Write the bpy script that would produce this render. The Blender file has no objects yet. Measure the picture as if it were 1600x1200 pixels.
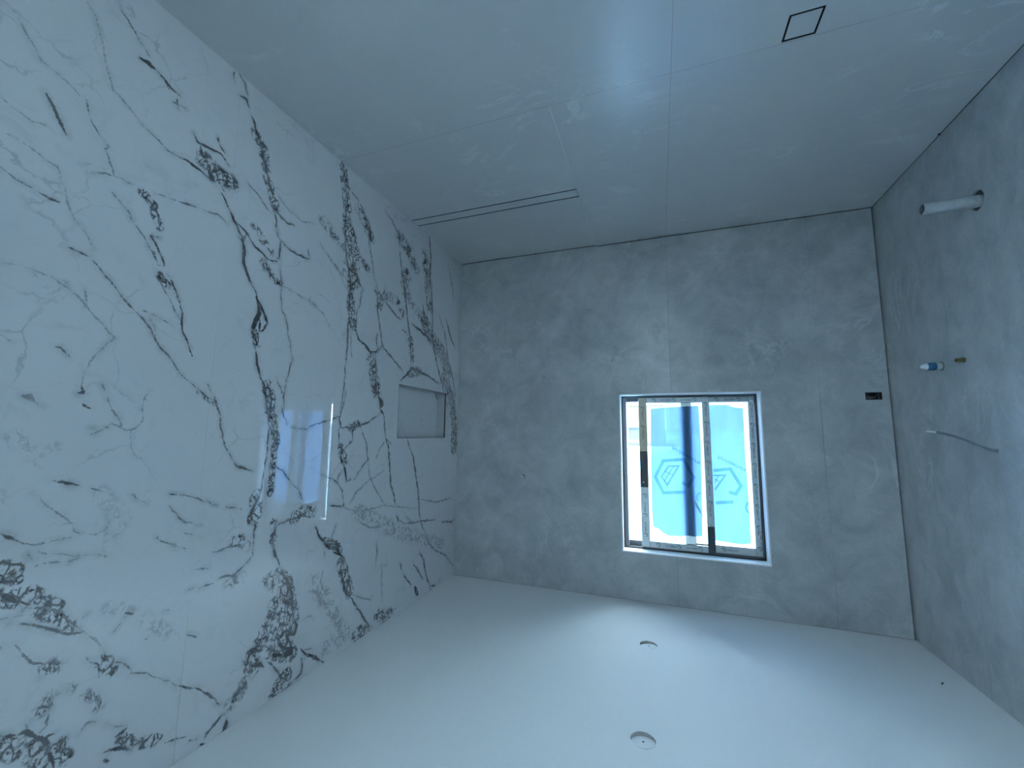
import bpy, bmesh, math, random
import numpy as np
from mathutils import Vector, Matrix

random.seed(4)
C = bpy.context.scene.collection
SC = bpy.context.scene

# ------------------------------------------------------------------ camera
W, H, YF = 2.92, 2.60, -3.35          # room width, height, wall behind the camera
F_PX = 638.205
rv = Vector((0.12196484, -0.00998826, 0.34315819))
K = Matrix.Rotation(rv.length, 3, rv.normalized())
B = Matrix(((1, 0, 0), (0, 0, -1), (0, 1, 0)))
R = B @ K                              # rows: right, down, forward
right, down, fwd = Vector(R[0]), Vector(R[1]), Vector(R[2])
cam_d = bpy.data.cameras.new('camera')
cam_d.sensor_width = 36.0
cam_d.lens = F_PX / 1600 * 36.0
cam_d.clip_start = 0.02
cam_d.clip_end = 400
cam = bpy.data.objects.new('camera', cam_d)
C.objects.link(cam)
M = Matrix.Identity(4)
for i in range(3):                     # the phone was held upside down: rolled half a turn
    M[i][0], M[i][1], M[i][2] = -right[i], down[i], -fwd[i]
M.translation = Vector((1.33033725, -3.0886136, 1.467358))
cam.matrix_world = M
SC.camera = cam

# ------------------------------------------------------------------ sky, sun, exposure
SKY = 1.5          # overcast luminance scale (1 at horizon, 3 at zenith, times SKY)
world = bpy.data.worlds.new('world')
SC.world = world
world.use_nodes = True
wn, wl = world.node_tree.nodes, world.node_tree.links
wn.clear()
wo = wn.new('ShaderNodeOutputWorld'); wb = wn.new('ShaderNodeBackground')
wt = wn.new('ShaderNodeTexCoord'); ws = wn.new('ShaderNodeSeparateXYZ')
wm = wn.new('ShaderNodeMath'); wm.operation = 'MAXIMUM'; wm.inputs[1].default_value = 0.0
wk = wn.new('ShaderNodeMath'); wk.operation = 'MULTIPLY_ADD'
wk.inputs[1].default_value = 2.0 * SKY; wk.inputs[2].default_value = SKY
wl.new(wt.outputs['Generated'], ws.inputs[0]); wl.new(ws.outputs['Z'], wm.inputs[0])
wl.new(wm.outputs[0], wk.inputs[0]); wl.new(wk.outputs[0], wb.inputs['Strength'])
wb.inputs['Color'].default_value = (0.40, 0.84, 1.36, 1)
wl.new(wb.outputs[0], wo.inputs['Surface'])
sun_d = bpy.data.lights.new('sun', 'SUN')
sun_d.energy = 50.0
sun_d.angle = math.radians(2.0)
sun_d.color = (0.68, 0.95, 1.16)
sun = bpy.data.objects.new('sun', sun_d)
C.objects.link(sun)
sun.rotation_euler = Vector((-0.60, 0.12, -0.95)).to_track_quat('-Z', 'Y').to_euler()
sun.location = (6, -4, 12)
SC.view_settings.view_transform = 'Standard'
SC.view_settings.look = 'None'
SC.view_settings.gamma = 1.0
SC.view_settings.use_curve_mapping = False
SC.view_settings.exposure = 1.92
SC.cycles.use_denoising = True
SC.cycles.transparent_max_bounces = 32
SC.cycles.max_bounces = 9
SC.cycles.diffuse_bounces = 5
SC.cycles.glossy_bounces = 4

# ------------------------------------------------------------------ materials
def new_mat(name):
    m = bpy.data.materials.new(name)
    m.use_nodes = True
    nt = m.node_tree
    return m, nt.nodes, nt.links, nt.nodes['Principled BSDF']

def plain(name, col, rough=0.5, metal=0.0, var=0.06, scale=30.0, spec=0.5):
    m, n, l, p = new_mat(name)
    tc = n.new('ShaderNodeTexCoord'); nz = n.new('ShaderNodeTexNoise')
    nz.inputs['Scale'].default_value = scale
    l.new(tc.outputs['Object'], nz.inputs['Vector'])
    r = n.new('ShaderNodeValToRGB')
    r.color_ramp.elements[0].position = 0.3; r.color_ramp.elements[1].position = 0.7
    r.color_ramp.elements[0].color = tuple(c * (1 - var) for c in col) + (1,)
    r.color_ramp.elements[1].color = tuple(min(1, c * (1 + var)) for c in col) + (1,)
    l.new(nz.outputs['Fac'], r.inputs[0]); l.new(r.outputs[0], p.inputs['Base Color'])
    p.inputs['Roughness'].default_value = rough
    p.inputs['Metallic'].default_value = metal
    p.inputs['Specular IOR Level'].default_value = spec
    return m

def stone_tile(name, dark, light, rough, spec, smear=0.25, mid=.38, lo=.34):
    """mottled grey porcelain with cloudy patches, wispy scratches and cement haze"""
    m, n, l, p = new_mat(name)
    tc = n.new('ShaderNodeTexCoord')
    def noise(scale, detail, rgh, rot=0.0, sc=(1, 1, 1), dist=0.0):
        mp = n.new('ShaderNodeMapping'); mp.inputs['Rotation'].default_value = (rot, rot, rot)
        mp.inputs['Scale'].default_value = sc
        nz = n.new('ShaderNodeTexNoise'); nz.inputs['Scale'].default_value = scale
        nz.inputs['Detail'].default_value = detail; nz.inputs['Roughness'].default_value = rgh
        nz.inputs['Distortion'].default_value = dist
        l.new(tc.outputs['Object'], mp.inputs[0]); l.new(mp.outputs[0], nz.inputs['Vector'])
        return nz.outputs['Fac']
    a = noise(1.7, 5, 0.55)
    b = noise(6.0, 7, 0.66, 0.6, (1, 1.5, 1), 0.5)
    c = noise(60.0, 3, 0.6)
    def math_(op, x, y):
        k = n.new('ShaderNodeMath'); k.operation = op
        for i, v in enumerate((x, y)):
            if isinstance(v, float): k.inputs[i].default_value = v
            else: l.new(v, k.inputs[i])
        return k.outputs[0]
    s = math_('ADD', math_('MULTIPLY', a, 0.88 - mid), math_('ADD', math_('MULTIPLY', b, mid), math_('MULTIPLY', c, 0.12)))
    r = n.new('ShaderNodeValToRGB')
    r.color_ramp.elements[0].position = lo; r.color_ramp.elements[0].color = dark + (1,)
    r.color_ramp.elements[1].position = 1 - lo; r.color_ramp.elements[1].color = light + (1,)
    l.new(s, r.inputs[0])
    # thin pale wisps
    w = noise(2.0, 9, 0.62, 0.35, (1, 2.2, 1), .9)
    wr = n.new('ShaderNodeValToRGB')
    e = wr.color_ramp.elements
    e[0].position = 0.478; e[0].color = (0, 0, 0, 1); e[1].position = 0.50; e[1].color = (1, 1, 1, 1)
    e2 = wr.color_ramp.elements.new(0.522); e2.color = (0, 0, 0, 1)
    l.new(w, wr.inputs[0])
    wmask = n.new('ShaderNodeValToRGB')
    wmask.color_ramp.elements[0].position = 0.52; wmask.color_ramp.elements[1].position = 0.66
    l.new(noise(1.9, 3, 0.5, 1.1), wmask.inputs[0])
    mx = n.new('ShaderNodeMix'); mx.data_type = 'RGBA'
    l.new(math_('MULTIPLY', math_('MULTIPLY', wr.outputs[0], wmask.outputs[0]), smear), mx.inputs[0])
    l.new(r.outputs[0], mx.inputs[6])
    mx.inputs[7].default_value = tuple(min(1, v * 1.5) for v in light) + (1,)
    # cement haze patches
    hz = n.new('ShaderNodeValToRGB')
    hz.color_ramp.elements[0].position = 0.60; hz.color_ramp.elements[1].position = 0.72
    l.new(noise(3.0, 5, 0.7, 2.0, (1, 1.7, 1), 0.6), hz.inputs[0])
    mx2 = n.new('ShaderNodeMix'); mx2.data_type = 'RGBA'
    l.new(math_('MULTIPLY', hz.outputs[0], smear * 0.7), mx2.inputs[0])
    l.new(mx.outputs[2], mx2.inputs[6])
    mx2.inputs[7].default_value = tuple(min(1, v * 1.35) for v in light) + (1,)
    l.new(mx2.outputs[2], p.inputs['Base Color'])
    p.inputs['Roughness'].default_value = rough
    p.inputs['Specular IOR Level'].default_value = spec
    return m

MARBLE_IOR = 2.3

def marble_mat():
    m, n, l, p = new_mat('polished_marble')
    def attr(name):
        a = n.new('ShaderNodeAttribute'); a.attribute_name = name
        return a.outputs['Fac']
    def mth(op, *xs, clamp=False):
        k = n.new('ShaderNodeMath'); k.operation = op; k.use_clamp = clamp
        for i, v in enumerate(xs):
            if isinstance(v, (int, float)): k.inputs[i].default_value = v
            else: l.new(v, k.inputs[i])
        return k.outputs[0]
    tc = n.new('ShaderNodeTexCoord').outputs['Object']
    def noise(scale, detail=4, rough=0.6, dist=0.0, out='Fac', off=0.0):
        v = tc
        if off:
            ad = n.new('ShaderNodeVectorMath'); ad.operation = 'ADD'; ad.inputs[1].default_value = (off, off * 1.7, -off)
            l.new(tc, ad.inputs[0]); v = ad.outputs[0]
        nz = n.new('ShaderNodeTexNoise'); nz.inputs['Scale'].default_value = scale
        nz.inputs['Detail'].default_value = detail; nz.inputs['Roughness'].default_value = rough
        nz.inputs['Distortion'].default_value = dist
        l.new(v, nz.inputs['Vector'])
        return nz.outputs[out]
    def smooth(x, lo, hi, a=0.0, b=1.0):
        k = n.new('ShaderNodeMapRange'); k.interpolation_type = 'SMOOTHSTEP'
        k.inputs['From Min'].default_value = lo; k.inputs['From Max'].default_value = hi
        k.inputs['To Min'].default_value = a; k.inputs['To Max'].default_value = b
        l.new(x, k.inputs[0]); return k.outputs[0]
    d, s, br, net = attr('vein_d'), attr('vein_s'), attr('vein_b'), attr('vein_n')
    # jitter the distance to the vein so its edges are ragged
    j = mth('ADD', mth('MULTIPLY', mth('SUBTRACT', noise(45, 4, .7), .5), .011),
            mth('MULTIPLY', mth('SUBTRACT', noise(190, 3, .7), .5), .008))
    dj = mth('ADD', d, j)
    line = smooth(dj, 0.0026, -0.0010)
    brk = smooth(noise(26, 3, .6, off=3.1), .30, .52, .45, 1.0)
    line = mth('MULTIPLY', mth('MULTIPLY', line, s), brk)
    halo = mth('MULTIPLY', mth('MULTIPLY', smooth(dj, .020, .0), s), smooth(noise(18, 5, .7, off=7.7), .38, .68, 0, .34))
    # crackle network inside the clusters
    dv = n.new('ShaderNodeVectorMath'); dv.operation = 'SCALE'; dv.inputs['Scale'].default_value = .030
    l.new(noise(22, 4, .6, out='Color'), dv.inputs[0])
    av = n.new('ShaderNodeVectorMath'); av.operation = 'ADD'
    l.new(tc, av.inputs[0]); l.new(dv.outputs[0], av.inputs[1])
    def vor(scale, vec):
        v = n.new('ShaderNodeTexVoronoi'); v.feature = 'DISTANCE_TO_EDGE'; v.inputs['Scale'].default_value = scale
        l.new(vec, v.inputs['Vector']); return v.outputs['Distance']
    mp = n.new('ShaderNodeMapping'); mp.inputs['Scale'].default_value = (1, 1.5, 0.8)
    l.new(av.outputs[0], mp.inputs[0])
    crack = smooth(vor(30, mp.outputs[0]), .12, .03)
    blotch = smooth(noise(48, 6, .75, off=1.3), .49, .57)
    nn = mth('MULTIPLY', net, smooth(noise(30, 4, .6, off=5.5), .28, .58))
    netv = mth('MULTIPLY', mth('MAXIMUM', mth('MULTIPLY', crack, .90), mth('MULTIPLY', blotch, .95)), smooth(nn, .06, .42))
    # faint hairlines over the whole slab
    dv2 = n.new('ShaderNodeVectorMath'); dv2.operation = 'SCALE'; dv2.inputs['Scale'].default_value = .22
    l.new(noise(3.5, 5, .62, out='Color', off=9.0), dv2.inputs[0])
    av2 = n.new('ShaderNodeVectorMath'); av2.operation = 'ADD'
    l.new(tc, av2.inputs[0]); l.new(dv2.outputs[0], av2.inputs[1])
    hair = mth('MULTIPLY', smooth(vor(4.2, av2.outputs[0]), .020, .0), smooth(noise(4.0, 4, .6, off=2.2), .45, .70, 0, .30))
    cloud = smooth(noise(7.0, 7, .68, 1.0, off=4.4), .52, .80, 0, .16)
    tot = mth('MAXIMUM', mth('MAXIMUM', line, netv), mth('MAXIMUM', halo, hair))
    tot = mth('MAXIMUM', tot, cloud, clamp=True)
    veincol = n.new('ShaderNodeMix'); veincol.data_type = 'RGBA'
    veincol.inputs[6].default_value = (.022, .024, .028, 1); veincol.inputs[7].default_value = (.13, .075, .03, 1)
    l.new(mth('MULTIPLY', br, smooth(noise(20, 3, .6, off=6.1), .35, .6)), veincol.inputs[0])
    base = n.new('ShaderNodeMix'); base.data_type = 'RGBA'
    base.inputs[6].default_value = (.61, .62, .625, 1); base.inputs[7].default_value = (.55, .565, .575, 1)
    l.new(noise(1.6, 4, .6, off=8.3), base.inputs[0])
    mix = n.new('ShaderNodeMix'); mix.data_type = 'RGBA'
    l.new(tot, mix.inputs[0]); l.new(base.outputs[2], mix.inputs[6]); l.new(veincol.outputs[2], mix.inputs[7])
    l.new(mix.outputs[2], p.inputs['Base Color'])
    p.inputs['Roughness'].default_value = .006
    p.inputs['IOR'].default_value = MARBLE_IOR
    return m


def glass_mat():
    m, n, l, p = new_mat('clear_glass')
    n.remove(p); o = n['Material Output']
    t = n.new('ShaderNodeBsdfTransparent'); g = n.new('ShaderNodeBsdfGlossy'); g.inputs['Roughness'].default_value = 0.0
    f = n.new('ShaderNodeFresnel'); f.inputs['IOR'].default_value = 1.45
    t.inputs['Color'].default_value = (.97, .985, .98, 1)
    k = n.new('ShaderNodeMixShader')
    l.new(f.outputs[0], k.inputs[0]); l.new(t.outputs[0], k.inputs[1]); l.new(g.outputs[0], k.inputs[2])
    l.new(k.outputs[0], o.inputs['Surface'])
    return m

def film_mat(name, clear, milky, haze, var=0.08):
    """thin tinted plastic: lets light straight through, scatters a share of it"""
    m, n, l, p = new_mat(name)
    n.remove(p); o = n['Material Output']
    tc = n.new('ShaderNodeTexCoord'); mp = n.new('ShaderNodeMapping'); mp.inputs['Scale'].default_value = (3, 1, .8)
    nz = n.new('ShaderNodeTexNoise'); nz.inputs['Scale'].default_value = 5; nz.inputs['Detail'].default_value = 3
    l.new(tc.outputs['Object'], mp.inputs[0]); l.new(mp.outputs[0], nz.inputs['Vector'])
    def tint(c):
        r = n.new('ShaderNodeValToRGB')
        r.color_ramp.elements[0].position = .35; r.color_ramp.elements[1].position = .65
        r.color_ramp.elements[0].color = tuple(v * (1 - var) for v in c) + (1,)
        r.color_ramp.elements[1].color = tuple(min(1, v * (1 + var)) for v in c) + (1,)
        l.new(nz.outputs['Fac'], r.inputs[0]); return r.outputs[0]
    t = n.new('ShaderNodeBsdfTransparent'); d = n.new('ShaderNodeBsdfTranslucent')
    l.new(tint(clear), t.inputs['Color']); l.new(tint(milky), d.inputs['Color'])
    k = n.new('ShaderNodeMixShader'); k.inputs[0].default_value = haze
    l.new(t.outputs[0], k.inputs[1]); l.new(d.outputs[0], k.inputs[2]); l.new(k.outputs[0], o.inputs['Surface'])
    return m

def brick_mat():
    m, n, l, p = new_mat('cream_brick')
    tc = n.new('ShaderNodeTexCoord'); mp = n.new('ShaderNodeMapping'); mp.inputs['Rotation'].default_value = (math.pi / 2, 0, 0)
    b = n.new('ShaderNodeTexBrick')
    b.inputs['Color1'].default_value = (.20, .155, .085, 1); b.inputs['Color2'].default_value = (.17, .13, .07, 1)
    b.inputs['Mortar'].default_value = (.055, .042, .03, 1); b.inputs['Scale'].default_value = 1.0
    b.inputs['Brick Width'].default_value = .24; b.inputs['Row Height'].default_value = .086; b.inputs['Mortar Size'].default_value = .014
    l.new(tc.outputs['Object'], mp.inputs[0]); l.new(mp.outputs[0], b.inputs['Vector']); l.new(b.outputs['Color'], p.inputs['Base Color'])
    p.inputs['Roughness'].default_value = .9
    return m

def ribbed_mat(name, c1, c2, scale, rot):
    m, n, l, p = new_mat(name)
    tc = n.new('ShaderNodeTexCoord'); mp = n.new('ShaderNodeMapping'); mp.inputs['Rotation'].default_value = rot
    w = n.new('ShaderNodeTexWave'); w.inputs['Scale'].default_value = scale; w.inputs['Distortion'].default_value = .4
    r = n.new('ShaderNodeValToRGB'); r.color_ramp.elements[0].color = c1 + (1,); r.color_ramp.elements[1].color = c2 + (1,)
    r.color_ramp.elements[0].position = .1; r.color_ramp.elements[1].position = .4
    l.new(tc.outputs['Object'], mp.inputs[0]); l.new(mp.outputs[0], w.inputs['Vector']); l.new(w.outputs['Fac'], r.inputs[0])
    l.new(r.outputs[0], p.inputs['Base Color']); p.inputs['Roughness'].default_value = .85
    return m

MT = {
    'wall': stone_tile('grey_wall_porcelain', (.27, .29, .295), (.51, .53, .53), .31, .5, .30, .50, .34),
    'floor': stone_tile('grey_floor_porcelain', (.46, .48, .485), (.57, .58, .58), .28, .6, .45, .30, .14),
    'marble': marble_mat(),
    'honed_shaded': plain('shaded_honed_marble', (.40, .41, .41), .5, var=.06, scale=6),  # darker than the slabs: niche shade is put into the colour
    'paint': plain('white_ceiling_paint', (.70, .71, .70), .9, var=.012, scale=3),
    'board': plain('plasterboard', (.70, .69, .67), .9, var=.05),
    'board_edge': plain('plasterboard_cut', (.42, .40, .38), .95, var=.15, scale=80),
    'backing': plain('cement_backing', (.10, .10, .10), .95, var=.2),
    'outer': plain('outside_render', (.66, .65, .62), .9),
    'added_hall': plain('added_passage_render', (.40, .40, .40), .9),
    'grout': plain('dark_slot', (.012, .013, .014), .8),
    'groutgrey': plain('grey_grout', (.24, .25, .255), .9),
    'steel': plain('black_steel', (.03, .032, .035), .45, .6),
    'alu': plain('aluminium_trim', (.78, .80, .82), .32, .9, var=.03),
    'whitetrim': plain('pale_reveal_trim', (.80, .82, .83), .28, .0, var=.03),
    'frame': plain('dark_window_frame', (.055, .058, .062), .4, .2),
    'frame_in': plain('grey_window_jamb', (.20, .20, .215), .45, .3),
    'tape': plain('grey_protective_tape', (.56, .60, .60), .45, var=.06, scale=14),
    'tan_tape': plain('tan_protective_tape', (.50, .43, .31), .5, var=.12, scale=14),
    'print': plain('green_print', (.045, .11, .10), .6, var=.1),
    'glass': glass_mat(),
    'pvc': plain('white_pvc', (.36, .375, .375), .45, var=.10, scale=40),
    'pvc_in_shade': plain('pipe_bore_shade', (.10, .11, .12), .8),  # dark colour stands in for the shade inside the white pipe
    'bluetape': plain('blue_tape', (.022, .10, .20), .5),
    'wtape': plain('white_thread_tape', (.62, .64, .65), .5),
    'curl': plain('white_plastic_curl', (.85, .87, .88), .35),
    'brass': plain('aged_brass', (.15, .12, .045), .45, .6, var=.15, scale=60),
    'cable': plain('grey_cable', (.15, .19, .22), .5),
    'cable_end': plain('bare_cable_end', (.62, .66, .68), .5),
    'black': plain('black_plastic', (.012, .013, .014), .5),
    'wire': plain('wire_sheath', (.22, .20, .20), .5),
    'ground': plain('pale_paving', (.50, .48, .45), .95, var=.08, scale=2),
    'brick': brick_mat(),
    'fence': plain('masking_fence_boards', (.09, .09, .085), .9, var=.1, scale=3),
    'soldier': ribbed_mat('brick_on_edge', (.045, .03, .032), (.11, .08, .08), 4.0, (0, 0, 0)),
    'fascia': plain('dark_fascia', (.035, .026, .027), .6),
    'blind': ribbed_mat('pale_blind', (.055, .055, .058), (.075, .075, .078), 6.0, (0, math.pi / 2, 0)),
    'wframe': plain('white_frame', (.10, .10, .10), .5),
    'roof': ribbed_mat('roof_tiles', (.045, .04, .034), (.10, .09, .075), 2.2, (0, 0, .1)),
}
MT['film'] = film_mat('blue_protective_film', (.098, .150, .235), (.094, .172, .32), .55)
MT['loose'] = film_mat('loose_tape_plastic', (.40, .50, .46), (.30, .40, .36), .6)
MT['filmprint'] = film_mat('film_print', (.42, .66, .76), (.40, .60, .70), .10)

# ------------------------------------------------------------------ helpers
def link(o, parent=None):
    C.objects.link(o)
    if parent is not None: o.parent = parent
    return o

def tag(o, label=None, cat=None, group=None, kind=None):
    if label: o['label'] = label
    if cat: o['category'] = cat
    if group: o['group'] = group
    if kind: o['kind'] = kind
    return o

def empty(name, loc=(0, 0, 0)):
    o = bpy.data.objects.new(name, None)
    o.empty_display_size = .05
    o.location = loc
    C.objects.link(o)
    return o

def obj(name, bm, mat, parent=None, smooth=False):
    me = bpy.data.meshes.new(name)
    bmesh.ops.recalc_face_normals(bm, faces=bm.faces)
    bm.to_mesh(me); bm.free()
    for m in (mat if isinstance(mat, (list, tuple)) else [mat]):
        me.materials.append(MT[m])
    if smooth:
        for f in me.polygons: f.use_smooth = True
    o = bpy.data.objects.new(name, me)
    link(o)
    if parent is not None:
        o.parent = parent
        if parent.location.length > 0:
            o.matrix_parent_inverse = Matrix.Translation(-parent.location)
    return o

def bx(bm, x0, x1, y0, y1, z0, z1, bevel=0.0):
    r = bmesh.ops.create_cube(bm, size=1.0)
    for v in r['verts']:
        v.co = Vector(((x0 + x1) / 2 + v.co.x * (x1 - x0), (y0 + y1) / 2 + v.co.y * (y1 - y0), (z0 + z1) / 2 + v.co.z * (z1 - z0)))
    if bevel > 0:
        ed = list({e for v in r['verts'] for e in v.link_edges})
        bmesh.ops.bevel(bm, geom=ed, offset=bevel, segments=2, profile=.5, affect='EDGES')
    return r['verts']

def box(name, b, mat, parent=None, bevel=0.0):
    bm = bmesh.new(); bx(bm, *b, bevel=bevel)
    return obj(name, bm, mat, parent)

def boxes(name, bs, mat, parent=None, bevel=0.0):
    bm = bmesh.new()
    for b in bs: bx(bm, *b, bevel=bevel)
    return obj(name, bm, mat, parent)

def circle(cx, cy, r, n=32):
    return [(cx + r * math.cos(2 * math.pi * i / n), cy + r * math.sin(2 * math.pi * i / n)) for i in range(n)]

def rect(a0, a1, b0, b1):
    return [(a0, b0), (a1, b0), (a1, b1), (a0, b1)]

AX = {'x': lambda a, b, c: Vector((c, a, b)), 'y': lambda a, b, c: Vector((a, c, b)), 'z': lambda a, b, c: Vector((a, b, c))}

def plate(name, axis, outer, holes, c0, c1, mat, parent=None):
    """flat slab with openings; axis is its normal, c0 its visible face, c1 its back"""
    bm = bmesh.new(); edges = []
    for loop in [outer] + list(holes):
        vs = [bm.verts.new(AX[axis](a, b, c0)) for a, b in loop]
        for i in range(len(vs)):
            edges.append(bm.edges.new((vs[i], vs[(i + 1) % len(vs)])))
    bmesh.ops.triangle_fill(bm, use_beauty=True, use_dissolve=False, edges=edges)
    r = bmesh.ops.extrude_face_region(bm, geom=list(bm.faces))
    dv = AX[axis](0, 0, c1 - c0)
    for g in r['geom']:
        if isinstance(g, bmesh.types.BMVert): g.co += dv
    return obj(name, bm, mat, parent)

def lathe(bm, prof, origin, axis, seg=28, caps=True):
    """prof: (distance along axis, radius)"""
    ax = Vector(axis).normalized()
    u = ax.orthogonal().normalized(); v = ax.cross(u)
    rings = []
    for t, r in prof:
        rings.append([bm.verts.new(Vector(origin) + ax * t + (u * math.cos(2 * math.pi * i / seg) + v * math.sin(2 * math.pi * i / seg)) * r) for i in range(seg)])
    for a, b in zip(rings, rings[1:]):
        for i in range(seg):
            bm.faces.new((a[i], a[(i + 1) % seg], b[(i + 1) % seg], b[i]))
    if caps:
        bm.faces.new(rings[0]); bm.faces.new(rings[-1])

def tube(bm, pts, r, seg=10, taper=None):
    pts = [Vector(p) for p in pts]
    fine = []
    for i in range(len(pts) - 1):                       # Catmull-Rom
        p0 = pts[max(i - 1, 0)]; p1 = pts[i]; p2 = pts[i + 1]; p3 = pts[min(i + 2, len(pts) - 1)]
        for k in range(8):
            t = k / 8
            fine.append(.5 * ((2 * p1) + (p2 - p0) * t + (2 * p0 - 5 * p1 + 4 * p2 - p3) * t * t + (3 * p1 - p0 - 3 * p2 + p3) * t ** 3))
    fine.append(pts[-1])
    rings = []; up = None
    for i, q in enumerate(fine):
        d = (fine[min(i + 1, len(fine) - 1)] - fine[max(i - 1, 0)]).normalized()
        up = d.orthogonal().normalized() if up is None else (up - d * up.dot(d)).normalized()
        s = d.cross(up); rr = r if taper is None else r * (1 + (taper - 1) * i / (len(fine) - 1))
        rings.append([bm.verts.new(q + (up * math.cos(2 * math.pi * k / seg) + s * math.sin(2 * math.pi * k / seg)) * rr) for k in range(seg)])
    for a, b in zip(rings, rings[1:]):
        for i in range(seg): bm.faces.new((a[i], a[(i + 1) % seg], b[(i + 1) % seg], b[i]))
    bm.faces.new(rings[0]); bm.faces.new(rings[-1])

# ------------------------------------------------------------------ floor
floor = box('floor', (-.2, W + .2, YF - .15, .2, -.20, -.03), 'backing')
tag(floor, 'grey large-format tiled floor with recessed shower area', 'floor', kind='structure')
g = .0007
def ftile(outer, holes=(), z=0.0, mat='floor', name='floor_tile'):
    return plate(name, 'z', outer, holes, z, -.03, mat, floor)
ftile(rect(.002, 1.24 - g, -1.462 + g, -.001))
ftile(rect(1.24 + g, 1.7500, -1.462 + g, -.001))
ftile(rect(.002, 1.24 - g, YF + .002, -1.462 - g), [rect(.7455, .8535, -1.5745, -1.4675)])
ftile(rect(1.24 + g, W - .001, YF + .002, -1.462 - g))
def sloped(y0, y1, z0, z1, name='shower_floor_tile'):
    bm = bmesh.new()
    vs = bx(bm, 1.7530, W - .001, y0, y1, -.03, 0)
    for v in vs:
        if v.co.z > -.01: v.co.z = z0 if v.co.y < (y0 + y1) / 2 else z1
    return obj(name, bm, 'floor', floor)
sloped(-1.462 + g, -.7855, -.001, -.009)
sloped(-.6985, -.001, -.009, -.008)
box('shower_edge_trim', (1.7502, 1.7524, -1.460, -.002, -.03, .0004), 'alu', floor)
for b in ((.002, 1.754, -1.4635, -1.4605), (1.754, W - .002, -1.4635, -1.4605), (1.2385, 1.2415, YF, -1.4635), (1.2385, 1.2415, -1.4605, -.002)):
    box('grout_line', b + (-.0299, -.0006), 'groutgrey', floor)
# linear channel drain with a tile strip laid into it
cd = empty('channel_drain', (2.33, -.742, -.028))
tag(cd, 'long tile-insert channel drain between the two shower floor tiles', 'drain')
boxes('channel_frame', [(1.756, W - .004, -.7850, -.6990, -.0295, -.0265), (1.756, W - .004, -.7850, -.7838, -.0265, -.0093), (1.756, W - .004, -.7002, -.6990, -.0265, -.0093), (1.757, W - .006, -.7782, -.7770, -.0265, -.0095), (1.757, W - .006, -.7065, -.7053, -.0265, -.0095)], 'grout', cd)
box('tile_insert', (1.757, W - .006, -.7770, -.7065, -.0265, -.0092), 'floor', cd, .0006)
fd = empty('floor_drain', (.7995, -1.521, -.028))
tag(fd, 'small square floor drain with dark outline and tile insert', 'drain')
boxes('drain_frame', [(.746, .853, -1.574, -1.468, -.0295, -.0265), (.746, .747, -1.574, -1.468, -.0265, -.0004), (.852, .853, -1.574, -1.468, -.0265, -.0004), (.747, .852, -1.574, -1.573, -.0265, -.0004), (.747, .852, -1.469, -1.468, -.0265, -.0004), (.7518, .7528, -1.5682, -1.4738, -.0265, -.0006), (.8462, .8472, -1.5682, -1.4738, -.0265, -.0006), (.7528, .8462, -1.5682, -1.5672, -.0265, -.0006), (.7528, .8462, -1.4748, -1.4738, -.0265, -.0006)], 'grout', fd)
box('tile_insert', (.7528, .8462, -1.5672, -1.4748, -.0265, -.0004), 'floor', fd, .0005)

# ------------------------------------------------------------------ wall_back (window wall)
WX0, WX1, WZ0, WZ1 = .686, 1.600, 1.169, 2.281
EB = rect(.043, .127, 1.190, 1.237)                       # electrical box cut-out
P1, P2 = (2.175, 1.025), (2.337, 1.795)                   # shower outlets
win_hole = rect(WX0, WX1, WZ0, WZ1)
wb_ = plate('wall_back', 'y', rect(-.2, W + .2, -.03, H + .15), [win_hole, EB, circle(*P1, .0125, 20), circle(*P2, .0125, 20)], .010, .20, ['backing', 'outer'])
for f in wb_.data.polygons:
    if f.center.y > .19: f.material_index = 1
tag(wb_, 'grey porcelain tiled wall around the window', 'wall', kind='structure')
def wtile(outer, holes=()):
    return plate('wall_tile', 'y', outer, holes, 0.0, .010, 'wall', wb_)
ZB, ZT = .0055, H - .003
wtile(rect(.0065, .36 - g, ZB, ZT), [EB])
wtile([(.36 + g, ZB), (1.24 - g, ZB), (1.24 - g, WZ0), (WX0, WZ0), (WX0, WZ1), (1.24 - g, WZ1), (1.24 - g, ZT), (.36 + g, ZT)])
wtile([(1.24 + g, ZB), (1.752, ZB), (1.752, ZB - .008), (W - .002, ZB - .008), (W - .002, ZT), (1.24 + g, ZT), (1.24 + g, WZ1), (WX1, WZ1), (WX1, WZ0), (1.24 + g, WZ0)],
      [circle(*P1, .0125, 20), circle(*P2, .0125, 20)])

# ------------------------------------------------------------------ wall_left (pipe wall)
PIPE, INLET, BRASS, CAB = (-.846, .440), (-.487, 1.111), (-.652, 1.108), (-.777, 1.515)
hs = [circle(*PIPE, .044, 36), circle(*INLET, .0225, 24), circle(*BRASS, .0100, 20), circle(*CAB, .0085, 16)]
wl_ = plate('wall_left', 'x', rect(YF - .15, .2, -.03, H + .15), hs, -.010, -.20, ['backing', 'outer'])
tag(wl_, 'grey porcelain tiled wall carrying the plumbing stubs', 'wall', kind='structure')
JP = -.567
plate('wall_tile', 'x', rect(JP + g, .009, .003, ZT), [hs[1]], 0, -.010, 'wall', wl_)
plate('wall_tile', 'x', rect(-1.80, JP - g, .003, ZT), [hs[0], hs[2], hs[3]], 0, -.010, 'wall', wl_)
plate('wall_tile', 'x', rect(YF, -1.80 - 2 * g, .003, ZT), [], 0, -.010, 'wall', wl_)

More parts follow.
